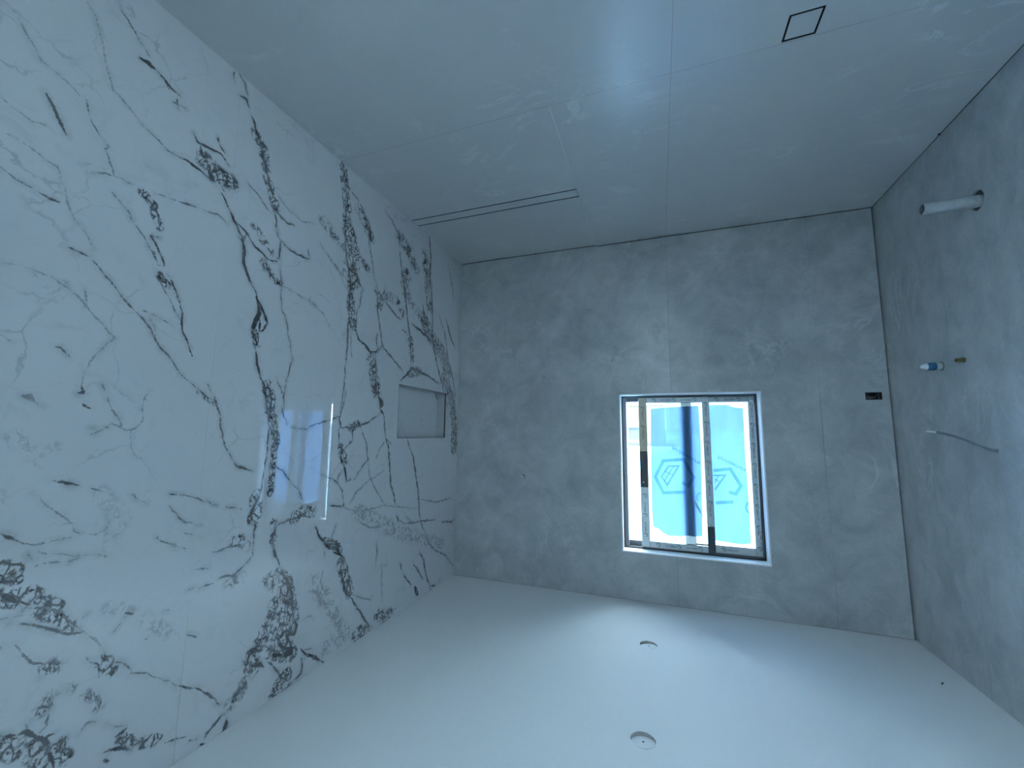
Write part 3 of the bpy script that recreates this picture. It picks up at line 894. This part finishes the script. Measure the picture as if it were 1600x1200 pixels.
# recessed shampoo niche
marble_slab('niche_back', NY0 - .01, NY1 + .01, NZ0 - .01, NZ1 + .01, W + ND, .008, None, wr_)
box('niche_sill', (W + .0005, W + ND, NY0 + .002, NY1 - .002, NZ0 - .01, NZ0 + .0015), 'honed_shaded', wr_)
box('niche_head', (W + .0005, W + ND, NY0 + .002, NY1 - .002, NZ1 - .0015, NZ1 + .01), 'honed_shaded', wr_)
box('niche_side', (W + .0005, W + ND, NY0 - .01, NY0 + .0015, NZ0 + .0005, NZ1 - .0005), 'honed_shaded', wr_)
box('niche_side', (W + .008, W + ND, NY1 - .0015, NY1 + .01, NZ0 + .0005, NZ1 - .0005), 'honed_shaded', wr_)
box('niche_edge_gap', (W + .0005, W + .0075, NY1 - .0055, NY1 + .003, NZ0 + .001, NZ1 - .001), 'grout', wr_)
boxes('niche_joint', [(W - .0006, W + .002, NY0, NY1, NZ0 - .0014, NZ0 + .0008), (W - .0006, W + .002, NY0, NY1, NZ1 - .0008, NZ1 + .0010), (W - .0006, W + .002, NY0 - .0010, NY0 + .0008, NZ0, NZ1)], 'grout', wr_)

# ------------------------------------------------------------------ wall_front with the open doorway behind the camera
DX0, DX1, DZ = 1.08, 1.54, 2.12
wf_ = plate('wall_front', 'y', [(-.2, -.03), (DX0, -.03), (DX0, DZ), (DX1, DZ), (DX1, -.03), (W + .2, -.03), (W + .2, H + .15), (-.2, H + .15)], [], YF, YF - .12, 'outer')
tag(wf_, 'pale rendered wall with the open doorway behind the camera', 'wall', kind='structure')

HX, HYE = DX1 + .55, YF - 1.6  # unseen passage added to dim and shape the light entering by the doorway
added_hall = boxes('added_passage_1', [(DX0 - .5, DX0 - .4, HYE, YF - .12, -.20, 2.5), (DX0 - .5, HX, HYE - .1, HYE, -.20, 2.5), (DX0 - .5, HX, HYE, YF - .12, 2.4, 2.5), (DX0 - .5, HX + .6, HYE, YF - .15, -.20, -.03)], 'added_hall')
tag(added_hall, 'added unseen passage limiting the light through the doorway behind the camera', 'passage', kind='structure')

# ------------------------------------------------------------------ ceiling
DL = [(1.418, -.594), (1.421, -1.338)]
SPK = (.127, -.480)
ceil_ = plate('ceiling', 'z', rect(-.005, W + .005, YF, .005), [circle(x, y, .0455, 40) for x, y in DL] + [circle(*SPK, .0045, 10)], H, H + .013, ['paint', 'board_edge'])
for f in ceil_.data.polygons:
    if abs(f.normal.z) < .5: f.material_index = 1
tag(ceil_, 'smooth white painted ceiling with two downlight cut-outs', 'ceiling', kind='structure')
box('ceiling_slab', (-.2, W + .2, YF - .15, .2, H + .045, H + .20), 'outer', ceil_)
for (x, y), lab, tilt in ((DL[0], 'round downlight cut-out in the ceiling nearer the window wall', (.12, -.07, 0)), (DL[1], 'round downlight cut-out in the ceiling further from the window wall', (.14, -.05, 0))):
    e = empty('downlight_cutout', (x, y, H + .013))
    tag(e, lab, 'ceiling hole', 'downlight cut-outs')
    bm = bmesh.new(); lathe(bm, [(0, .0435), (.010, .0435)], (0, 0, 0), (0, 0, 1), 40)
    o = obj('plasterboard_plug', bm, 'paint'); o.parent = e; o.location = (-.0008, .0002, -.0068); o.rotation_euler = tilt
    bm = bmesh.new(); lathe(bm, [(-.0006, .0042), (.006, .0042)], (0, 0, 0), (0, 0, 1), 14)
    o2 = obj('pilot_hole', bm, 'grout'); o2.parent = o
e = empty('ceiling_cable_stub', (SPK[0], SPK[1], H)); tag(e, 'tiny dark cable stub poking from the ceiling near the corner', 'cable')
bm = bmesh.new(); tube(bm, [(SPK[0], SPK[1], H + .02), (SPK[0], SPK[1], H - .002), (SPK[0] - .006, SPK[1] + .002, H - .006)], .0024, 8); obj('stub', bm, 'black', e, True)

# ------------------------------------------------------------------ window_1 : aluminium slider, still in its protective tape and film
win = empty('window_1', (1.143, .09, WZ0))
tag(win, 'sliding window with blue film and printed tape on its dark frame', 'window', kind='structure')
t = .009
for b in ((WX0, WX1, -.0015, .092, WZ0, WZ0 + t), (WX0, WX1, -.0015, .092, WZ1 - t, WZ1), (WX0, WX0 + t, -.0015, .092, WZ0 + t, WZ1 - t), (WX1 - t, WX1, -.0015, .092, WZ0 + t, WZ1 - t)):
    box('reveal_trim', b, 'whitetrim', win, .0012)
FX0, FX1, FZ0, FZ1 = WX0 + t, WX1 - t, WZ0 + t, WZ1 - t
boxes('window_frame', [(FX0, FX1, .086, .185, FZ0, FZ0 + .011), (FX0, FX1, .086, .185, FZ1 - .011, FZ1), (FX0, FX0 + .007, .086, .185, FZ0, FZ1), (FX1 - .010, FX1, .086, .185, FZ0, FZ1)], 'frame', win, .001)
boxes('jamb_channel', [(FX1 - .034, FX1 - .010, .100, .180, FZ0 + .011, FZ1 - .011), (1.470, FX1 - .034, .128, .175, FZ0 + .011, FZ0 + .040), (1.470, FX1 - .034, .128, .175, FZ1 - .046, FZ1 - .011)], 'frame_in', win, .001)

SA = dict(x0=.990, x1=1.468, z0=1.190, z1=2.260, sl=.046, sr=.056, y0=.095, y1=.121)
SB = dict(x0=.703, x1=1.176, z0=1.190, z1=2.260, sl=.040, sr=.070, y0=.128, y1=.154)
def sash(name, s, zb, zt):
    return boxes(name, [(s['x0'], s['x0'] + s['sl'], s['y0'], s['y1'], s['z0'], s['z1']), (s['x1'] - s['sr'], s['x1'], s['y0'], s['y1'], s['z0'], s['z1']),
                        (s['x0'] + s['sl'], s['x1'] - s['sr'], s['y0'] + .0005, s['y1'], s['z0'], zb), (s['x0'] + s['sl'], s['x1'] - s['sr'], s['y0'] + .0005, s['y1'], zt, s['z1'])], 'frame', win, .0012)
sa = sash('sliding_sash', SA, 1.2315, 2.2165)
sb = sash('fixed_sash', SB, 1.2290, 2.2100)
box('glass_pane', (1.034, 1.414, .1050, .1090, 1.229, 2.219), 'glass', sa)
box('glass_pane', (.741, 1.108, .1385, .1425, 1.227, 2.212), 'glass', sb)

def flat(bm, pts, y):
    vs = [bm.verts.new((a, y, b)) for a, b in pts]
    bm.faces.new(vs)

def stroke(bm, pts, w, y):
    """mitred flat line of print"""
    p = [Vector((a, b)) for a, b in pts]; n = len(p); closed = (p[0] - p[-1]).length < 1e-6
    L, Rr = [], []
    for i in range(n):
        a = p[(i - 1) if i > 0 else (n - 2 if closed else 0)]; c = p[(i + 1) if i < n - 1 else (1 if closed else n - 1)]
        d1 = (p[i] - a); d2 = (c - p[i])
        d1 = d1.normalized() if d1.length > 1e-9 else d2.normalized(); d2 = d2.normalized() if d2.length > 1e-9 else d1
        m = d1 + d2; m = m.normalized() if m.length > 1e-6 else d1
        nrm = Vector((-m.y, m.x)); k = w / 2 / max(.4, nrm.dot(Vector((-d1.y, d1.x))))
        L.append(bm.verts.new((p[i].x + nrm.x * k, y, p[i].y + nrm.y * k))); Rr.append(bm.verts.new((p[i].x - nrm.x * k, y, p[i].y - nrm.y * k)))
    for i in range(n - 1): bm.faces.new((L[i], L[i + 1], Rr[i + 1], Rr[i]))

def text_geo(body, fat=0.0):
    cu = bpy.data.curves.new('lettering', 'FONT'); cu.body = body; cu.resolution_u = 3; cu.offset = fat
    o = bpy.data.objects.new('lettering', cu); C.objects.link(o)
    dg = bpy.context.evaluated_depsgraph_get(); me = bpy.data.meshes.new_from_object(o.evaluated_get(dg))
    vs = [(v.co.x, v.co.y) for v in me.vertices]; fs = [tuple(f.vertices) for f in me.polygons]
    bpy.data.objects.remove(o); bpy.data.curves.remove(cu); bpy.data.meshes.remove(me)
    x0 = min(v[0] for v in vs); x1 = max(v[0] for v in vs); h = max(v[1] for v in vs)
    return [((x - x0) / (x1 - x0), y / h) for x, y in vs], fs
TXT_GREEN = text_geo('GREEN LITE', .012); TXT_ARCH = text_geo('Architectura', .022)

def put_text(bm, geo, o, ex, ez, y):
    vs = [bm.verts.new((o[0] + a * ex[0] + b * ez[0], y, o[1] + a * ex[1] + b * ez[1])) for a, b in geo[0]]
    for f in geo[1]:
        try: bm.faces.new([vs[i] for i in f])
        except ValueError: pass

FILM_A = [(1.3819, 1.2742), (1.2637, 1.2633), (1.059, 1.2538), (1.0539, 1.5226), (1.0606, 1.8647), (1.0694, 2.1541), (1.1218, 2.161), (1.1639, 2.1571), (1.2069, 2.1677), (1.25, 2.1683), (1.2935, 2.1688), (1.3258, 2.1525), (1.3527, 2.1288), (1.3891, 2.1147), (1.3936, 2.0001), (1.3892, 1.6482)]
FILM_B = [(1.030, 1.2500), (0.9823, 1.2465), (0.8691, 1.248), (0.8284, 1.266), (0.7722, 1.2724), (0.7753, 1.6307), (0.7711, 1.742), (0.7694, 2.1824), (0.8239, 2.1931), (0.8934, 2.189), (0.9845, 2.1813), (1.032, 2.186)]
YA, YB = .1042, .1378
bm = bmesh.new(); flat(bm, FILM_A, YA); tag(obj('protective_film', bm, 'film', sa), 'blue film with a torn wavy edge')
bm = bmesh.new(); flat(bm, FILM_B, YB); tag(obj('protective_film', bm, 'film', sb), 'blue film on the fixed pane')
bm = bmesh.new(); y = YA - .0006
stroke(bm, [(1.1859, 1.7976), (1.1457, 1.8185), (1.1091, 1.7574), (1.1713, 1.6355), (1.3065, 1.6492), (1.3642, 1.7654), (1.3126, 1.8758), (1.1688, 1.8619)], .021, y)
stroke(bm, [(1.272, 1.6867), (1.2046, 1.6819), (1.2853, 1.8199), (1.3224, 1.7612), (1.272, 1.6867)], .011, y - .0001)
stroke(bm, [(1.2376, 1.6843), (1.3032, 1.7906)], .006, y - .0002); stroke(bm, [(1.2988, 1.7228), (1.2432, 1.7484)], .006, y - .0003)
stroke(bm, [(1.0678, 1.8618), (1.0838, 1.8683), (1.094, 1.8836), (1.0949, 1.9061), (1.0869, 1.9168)], .009, y)
def slanted(bm, o, e, h, y):
    ex = Vector((e[0] - o[0], e[1] - o[1])); ez = Vector((ex.y, -ex.x)).normalized() * h
    if ez.y < 0: ez = -ez
    put_text(bm, TXT_ARCH, o, ex, ez, y)
slanted(bm, (1.2393, 1.5402), (1.0623, 1.6516), .027, y)
obj('film_print', bm, 'filmprint', sa)
bm = bmesh.new(); y = YB - .0006
stroke(bm, [(0.8874, 1.8502), (0.8453, 1.8611), (0.8113, 1.8049), (0.8727, 1.6926), (0.9759, 1.708)], .021, y)
stroke(bm, [(0.9732, 1.928), (0.8631, 1.9153)], .021, y)
stroke(bm, [(0.9796, 1.7423), (0.9045, 1.7367), (0.9756, 1.8417)], .011, y)
stroke(bm, [(0.9461, 1.7408), (0.9723, 1.7907)], .006, y - .0001); stroke(bm, [(0.9722, 1.7646), (0.9409, 1.7858)], .006, y - .0002)
stroke(bm, [(0.7668, 1.9091), (0.7825, 1.9243), (0.7896, 1.9466), (0.7857, 1.9682), (0.7686, 1.9811)], .010, y)
slanted(bm, (.9449, 1.5995), (.7705, 1.6931), .027, y)
obj('film_print', bm, 'filmprint', sb)

def tape(parent, x0, x1, z0, z1, y, ex, first, step, n, mat='tape'):
    """a strip of printed tape; ex is the reading direction of its print"""
    box('protective_tape', (x0, x1, y - .0007, y - .0001, z0, z1), mat, parent)
    bm = bmesh.new(); ez = (-ex[1], ex[0]); vert = abs(ex[1]) > .5
    c = (z0 + z1) / 2 if not vert else (x0 + x1) / 2
    lo, hi = (x0, x1) if not vert else (z0, z1)
    for i in range(n):
        s = first + i * step
        sg = ex[0] + ex[1]
        if s - .045 < lo or s + .045 > hi: continue
        o = (s, c) if not vert else (c, s)
        hexa = [(o[0] + .0125 * math.cos(math.pi / 6 + k * math.pi / 3), o[1] + .0125 * math.sin(math.pi / 6 + k * math.pi / 3)) for k in range(6)]
        hexa = hexa[1:] + [(o[0] + .004 * ex[0], o[1] + .004 * ex[1])] if True else hexa
        stroke(bm, hexa, .0036, y - .0010)
        st = (o[0] + .019 * ex[0] - .0055 * ez[0], o[1] + .019 * ex[1] - .0055 * ez[1])
        end = s + sg * .095
        if lo < end < hi:
            put_text(bm, TXT_GREEN, st, (.070 * ex[0], .070 * ex[1]), (.011 * ez[0], .011 * ez[1]), y - .0010)
    o = obj('tape_print', bm, 'print', parent)
ya, yb = SA['y0'], SB['y0']
tape(sa, 1.036, 1.412, 1.1925, 1.2300, ya + .0005, (1, 0), 1.085, .137, 3)
tape(sa, 1.036, 1.412, 2.2185, 2.2585, ya + .0005, (1, 0), 1.085, .137, 3)
tape(sa, 1.4145, 1.4665, 1.1910, 1.5840, ya, (0, 1), 1.27, .137, 3, 'tan_tape')
tape(sa, 1.4145, 1.4665, 1.8420, 2.2585, ya, (0, -1), 1.90, .137, 3)
tape(sa, .9925, 1.0345, 1.1910, 2.0840, ya, (0, 1), 1.24, .137, 7)
tape(sb, .744, .988, 1.1925, 1.2275, yb + .0005, (1, 0), .80, .137, 2)
tape(sb, .744, .988, 2.2130, 2.2585, yb + .0005, (-1, 0), .94, .137, 2)
tape(sb, .7045, .7415, 1.1910, 2.2585, yb, (0, 1), 1.25, .137, 8)
box('protective_tape', (1.108, 1.1745, yb - .0007, yb - .0001, 1.192, 2.258), 'tape', sb)  # pale strip added to brighten the stile behind the blue film
box('latch_plate', (1.428, 1.452, ya - .007, ya, 1.600, 1.820), 'frame', sa, .002)
bm = bmesh.new(); lathe(bm, [(0, .0055), (.004, .0045)], (1.446, ya - .0065, 1.806), (0, -1, 0), 16); obj('latch_button', bm, 'alu', sa, True)
# torn tape ends hanging loose
bm = bmesh.new()
pk = [(1.1079, .075, 1.9162, .004), (1.0958, .072, 1.9545, .012), (1.0745, .072, 1.9975, .011), (1.0503, .078, 2.0376, .006), (1.0209, .088, 2.0725, .012), (1.000, .0940, 2.082, .016)]
prev = None
for i, (a, yy, b, w) in enumerate(pk):
    tw = .25 + .22 * i
    v1 = bm.verts.new((a - w * math.cos(tw), yy - .004, b + w * .35)); v2 = bm.verts.new((a + w * math.cos(tw), yy + .004, b - w * .35))
    if prev: bm.faces.new((prev[0], prev[1], v2, v1))
    prev = (v1, v2)
o = obj('loose_tape_end', bm, 'loose', sa, True)
bm = bmesh.new(); tube(bm, [(.7290, .121, 1.2226), (.7160, .116, 1.2245), (.7095, .114, 1.2516), (.7085, .114, 1.3481), (.7085, .114, 1.5164), (.7095, .114, 1.7372), (.7110, .114, 1.9542), (.7120, .117, 2.093)], .0048, 8); obj('peeled_film_edge', bm, 'curl', sb, True)
bm = bmesh.new(); tube(bm, [(.7085, .118, 2.1100), (.7180, .113, 2.1150), (.7260, .111, 2.1345), (.7190, .113, 2.1540), (.7085, .118, 2.1560)], .0048, 8); obj('tape_curl', bm, 'curl', sb, True)

# ------------------------------------------------------------------ plumbing and electrical stubs
e = empty('waste_pipe', (0, PIPE[0], PIPE[1])); tag(e, 'white plastic waste pipe sticking out of the grey wall near the floor', 'pipe')
bm = bmesh.new(); lathe(bm, [(-.15, .0250), (.186, .0250), (.188, .0242), (.188, .0212), (.187, .0205), (-.15, .0205)], (0, PIPE[0], PIPE[1] + .004), (1, 0.0, .012), 36, caps=False)
o = obj('pipe', bm, ['pvc'], e, True)
bm = bmesh.new(); lathe(bm, [(-.14, .0203), (.1868, .0203), (.1868, .0199), (.10, .0199), (.099, .001)], (0, PIPE[0], PIPE[1] + .004), (1, 0, .012), 28, caps=False); obj('pipe_bore_shade', bm, 'pvc_in_shade', e)
bm = bmesh.new()
for k, (a, rr, h) in enumerate(((-.006, .0268, .016), (.014, .0258, .012))):
    lathe(bm, [(0, rr - .001), (h * .5, rr), (h, rr - .0015)], (a, PIPE[0], PIPE[1] + .004), (1, 0, .012), 24)
obj('sealant_collar', bm, 'pvc', e, True)
e = empty('capped_water_inlet', (0, INLET[0], INLET[1])); tag(e, 'white capped water inlet wrapped in blue tape on the grey wall', 'pipe')
O = (0, INLET[0], INLET[1])
bm = bmesh.new(); lathe(bm, [(-.10, .0190), (.034, .0190), (.036, .0175)], O, (1, 0, 0), 28); obj('socket', bm, 'pvc', e, True)
bm = bmesh.new(); lathe(bm, [(.024, .0195), (.050, .0187), (.056, .0170)], O, (1, 0, 0), 20); obj('blue_tape', bm, 'bluetape', e, True)
bm = bmesh.new(); lathe(bm, [(.050, .0176), (.060, .0165), (.072, .0125), (.080, .0075), (.082, .003)], O, (1, 0, 0), 20); obj('end_cap', bm, 'wtape', e, True)
bm = bmesh.new(); lathe(bm, [(-.009, .0215), (.0008, .0215), (.0012, .0195)], O, (1, 0, 0), 24); obj('gap_ring', bm, 'grout', e)
e = empty('brass_fitting', (0, BRASS[0], BRASS[1])); tag(e, 'short brass threaded fitting beside the blue-taped inlet', 'pipe')
O = (0, BRASS[0], BRASS[1])
bm = bmesh.new(); lathe(bm, [(.0002, .0125), (.007, .0125)], O, (1, 0, 0), 6); obj('hex_flange', bm, 'brass', e)
bm = bmesh.new(); lathe(bm, [(-.06, .0085), (.030, .0085), (.031, .0080), (.031, .0062), (-.02, .0062)], O, (1, 0, 0), 20, caps=False)
for k in range(5): lathe(bm, [(.010 + k * .004, .0085), (.012 + k * .004, .0092), (.0135 + k * .004, .0085)], O, (1, 0, 0), 20, caps=False)
obj('tube', bm, 'brass', e, True)
bm = bmesh.new(); lathe(bm, [(.016, .0061), (.018, .0061)], O, (1, 0, 0), 16); obj('bore', bm, 'grout', e)
e = empty('electrical_cable', (0, CAB[0], CAB[1])); tag(e, 'grey electrical cable drooping out of the plumbing wall', 'cable')
bm = bmesh.new(); tube(bm, [(-.08, CAB[0], CAB[1]), (0, CAB[0], CAB[1]), (.05, -.782, 1.4985), (.12, -.789, 1.4650), (.175, -.794, 1.4465), (.205, -.797, 1.4400)], .0048, 10); obj('sheath', bm, 'cable', e, True)
bm = bmesh.new(); tube(bm, [(.204, -.797, 1.4402), (.222, -.7985, 1.4372), (.236, -.80, 1.4374)], .0050, 10, .7); obj('stripped_end', bm, 'cable_end', e, True)

e = empty('electrical_box', (.085, .01, 1.19)); tag(e, 'rectangular electrical wall box with loose wires near the corner', 'electrical box')
x0, x1, z0, z1 = .0435, .1265, 1.1905, 1.2365
boxes('box_shell', [(x0, x1, .048, .050, z0, z1), (x0, x0 + .002, .004, .048, z0, z1), (x1 - .002, x1, .004, .048, z0, z1), (x0, x1, .004, .048, z0, z0 + .002), (x0, x1, .004, .048, z1 - .002, z1)], 'black', e)
box('mounting_tab', (x0 + .011, x0 + .0135, .006, .030, z0 + .002, z1 - .002), 'frame_in', e)
for k, pts in enumerate(([(.124, .020, 1.227), (.105, .014, 1.2255), (.085, .012, 1.2225), (.072, .012, 1.214), (.063, .016, 1.1965)], [(.124, .022, 1.2145), (.110, .016, 1.2150), (.098, .016, 1.2165), (.084, .020, 1.2135)], [(.124, .018, 1.2025), (.116, .014, 1.2020), (.106, .020, 1.2040)])):
    bm = bmesh.new(); tube(bm, pts, .0018, 8); obj('wire', bm, 'wire', e, True)
e = empty('shower_outlet', (P1[0], 0, P1[1])); tag(e, 'white plug set flush in the grey wall, nearer the floor', 'pipe plug', 'plugged shower outlets')
bm = bmesh.new(); lathe(bm, [(-.05, .0105), (.001, .0105), (.0018, .0092)], (P1[0], 0, P1[1]), (0, -1, 0), 24); obj('plug', bm, 'pvc', e, True)
bm = bmesh.new(); lathe(bm, [(-.006, .0122), (-.0005, .0122)], (P1[0], 0, P1[1]), (0, -1, 0), 24); obj('gap_ring', bm, 'grout', e)
e = empty('shower_outlet', (P2[0], 0, P2[1])); tag(e, 'white pipe end in a dark drilled hole, nearer the ceiling', 'pipe plug', 'plugged shower outlets')
bm = bmesh.new(); lathe(bm, [(-.05, .0078), (.006, .0078), (.008, .0062)], (P2[0] + .003, 0, P2[1] + .002), (.12, -1, 0), 20); obj('pipe_end', bm, 'wtape', e, True)
bm = bmesh.new(); lathe(bm, [(-.09, .0120), (-.004, .0120)], (P2[0], 0, P2[1]), (0, -1, 0), 24); obj('dark_hole', bm, 'grout', e)

# black tile spacers left in the joints
for (x, y_, z, rz), lab in (((2.755, -.003, -.007, 0), 'black tile spacer in the floor joint closest to the marble wall'), ((2.248, -.003, -.007, 0), 'black tile spacer in the shower floor joint, left one of a close pair'),
                            ((2.065, -.003, -.007, 0), 'black tile spacer in the shower floor joint, right one of a close pair'), ((1.425, -.003, .001, 0), 'black tile spacer at the window wall just beyond the shower edge trim'),
                            ((1.095, -.003, .001, 0), 'black tile spacer below the middle of the window'), ((.473, -.003, .001, 0), 'black tile spacer at the window wall near the plumbing corner'), ((.0045, -.683, .001, 1.57), 'black tile spacer on the floor along the plumbing wall')):
    bm = bmesh.new()
    bx(bm, -.0045, .0045, -.0035, .0025, -.0012, .0045, .0008); bx(bm, -.0015, .0015, -.006, -.0035, -.0012, .0025, .0005)
    o = obj('tile_spacer', bm, 'black'); o.location = (x, y_, z); o.rotation_euler = (0, 0, rz)
    tag(o, lab, 'tile spacer', 'black tile spacers in the floor joints')

# ------------------------------------------------------------------ outside
GZ = -.35
box('ground', (-60, 60, -40, 120, GZ - .3, GZ), 'ground')
tag(bpy.data.objects['ground'], 'pale sunlit paving outside the building', 'ground', kind='structure')
fn = boxes('masking_fence', [(-16 + k * 1.0, -15.01 + k * 1.0, 19.0, 19.04, GZ, 1.30 + .02 * math.sin(k * 1.7)) for k in range(17)], 'fence')  # added fence: masks the bright far ground seen through the window film
tag(fn, 'dark timber fence added to hide the bright paving behind the window film', 'fence', kind='structure')
hs_ = empty('neighbour_house', (7, 24, GZ)); tag(hs_, 'cream brick house with tiled hip roof seen through the open window gap', 'house')
HX0, HX1, HY0, HY1 = .95, 14.0, 23.0, 31.0
boxes('brick_wall', [(HX0, 2.30, HY0, HY0 + .2, GZ, 2.0), (2.30, 4.40, HY0, HY0 + .2, GZ, 1.0), (2.30, 4.40, HY0, HY0 + .2, 1.80, 2.0), (4.40, HX1, HY0, HY0 + .2, GZ, 2.0), (HX0, HX0 + .2, HY0 + .2, HY1, GZ, 2.0), (HX1 - .2, HX1, HY0 + .2, HY1, GZ, 2.0), (HX0, HX1, HY1 - .2, HY1, GZ, 2.0)], 'brick', hs_)
box('brick_sill_course', (2.0, 4.7, HY0 - .04, HY0 + .06, .76, 1.0), 'soldier', hs_)
wf2 = boxes('house_window', [(2.30, 4.40, HY0 + .05, HY0 + .12, 1.0, 1.06), (2.30, 4.40, HY0 + .05, HY0 + .12, 1.74, 1.80), (2.30, 2.36, HY0 + .05, HY0 + .12, 1.06, 1.74), (3.06, 3.11, HY0 + .05, HY0 + .12, 1.06, 1.74), (4.34, 4.40, HY0 + .05, HY0 + .12, 1.06, 1.74)], 'wframe', hs_)
box('roller_blind', (2.32, 4.38, HY0 + .13, HY0 + .16, 1.02, 1.78), 'blind', wf2)
boxes('fascia', [(.45, HX1 + .5, HY0 - .52, HY0 - .46, 1.92, 2.10), (.45, .51, HY0 - .46, HY1 + .5, 1.92, 2.10), (.45, HX1 + .5, HY0 - .46, HY1 + .5, 1.92, 1.95)], 'fascia', hs_)
bm = bmesh.new()
ex0, ex1, ey0, ey1, ez_ = .42, HX1 + .53, HY0 - .55, HY1 + .53, 2.10
hh = (ey1 - ey0) / 2; pz = ez_ + hh * .45
a = [bm.verts.new(q) for q in ((ex0, ey0, ez_), (ex1, ey0, ez_), (ex1, ey1, ez_), (ex0, ey1, ez_), (ex0 + hh, ey0 + hh, pz), (ex1 - hh, ey0 + hh, pz))]
for f in ((0, 1, 5, 4), (1, 2, 5), (2, 3, 4, 5), (3, 0, 4), (3, 2, 1, 0)): bm.faces.new([a[i] for i in f])
obj('roof', bm, 'roof', hs_)
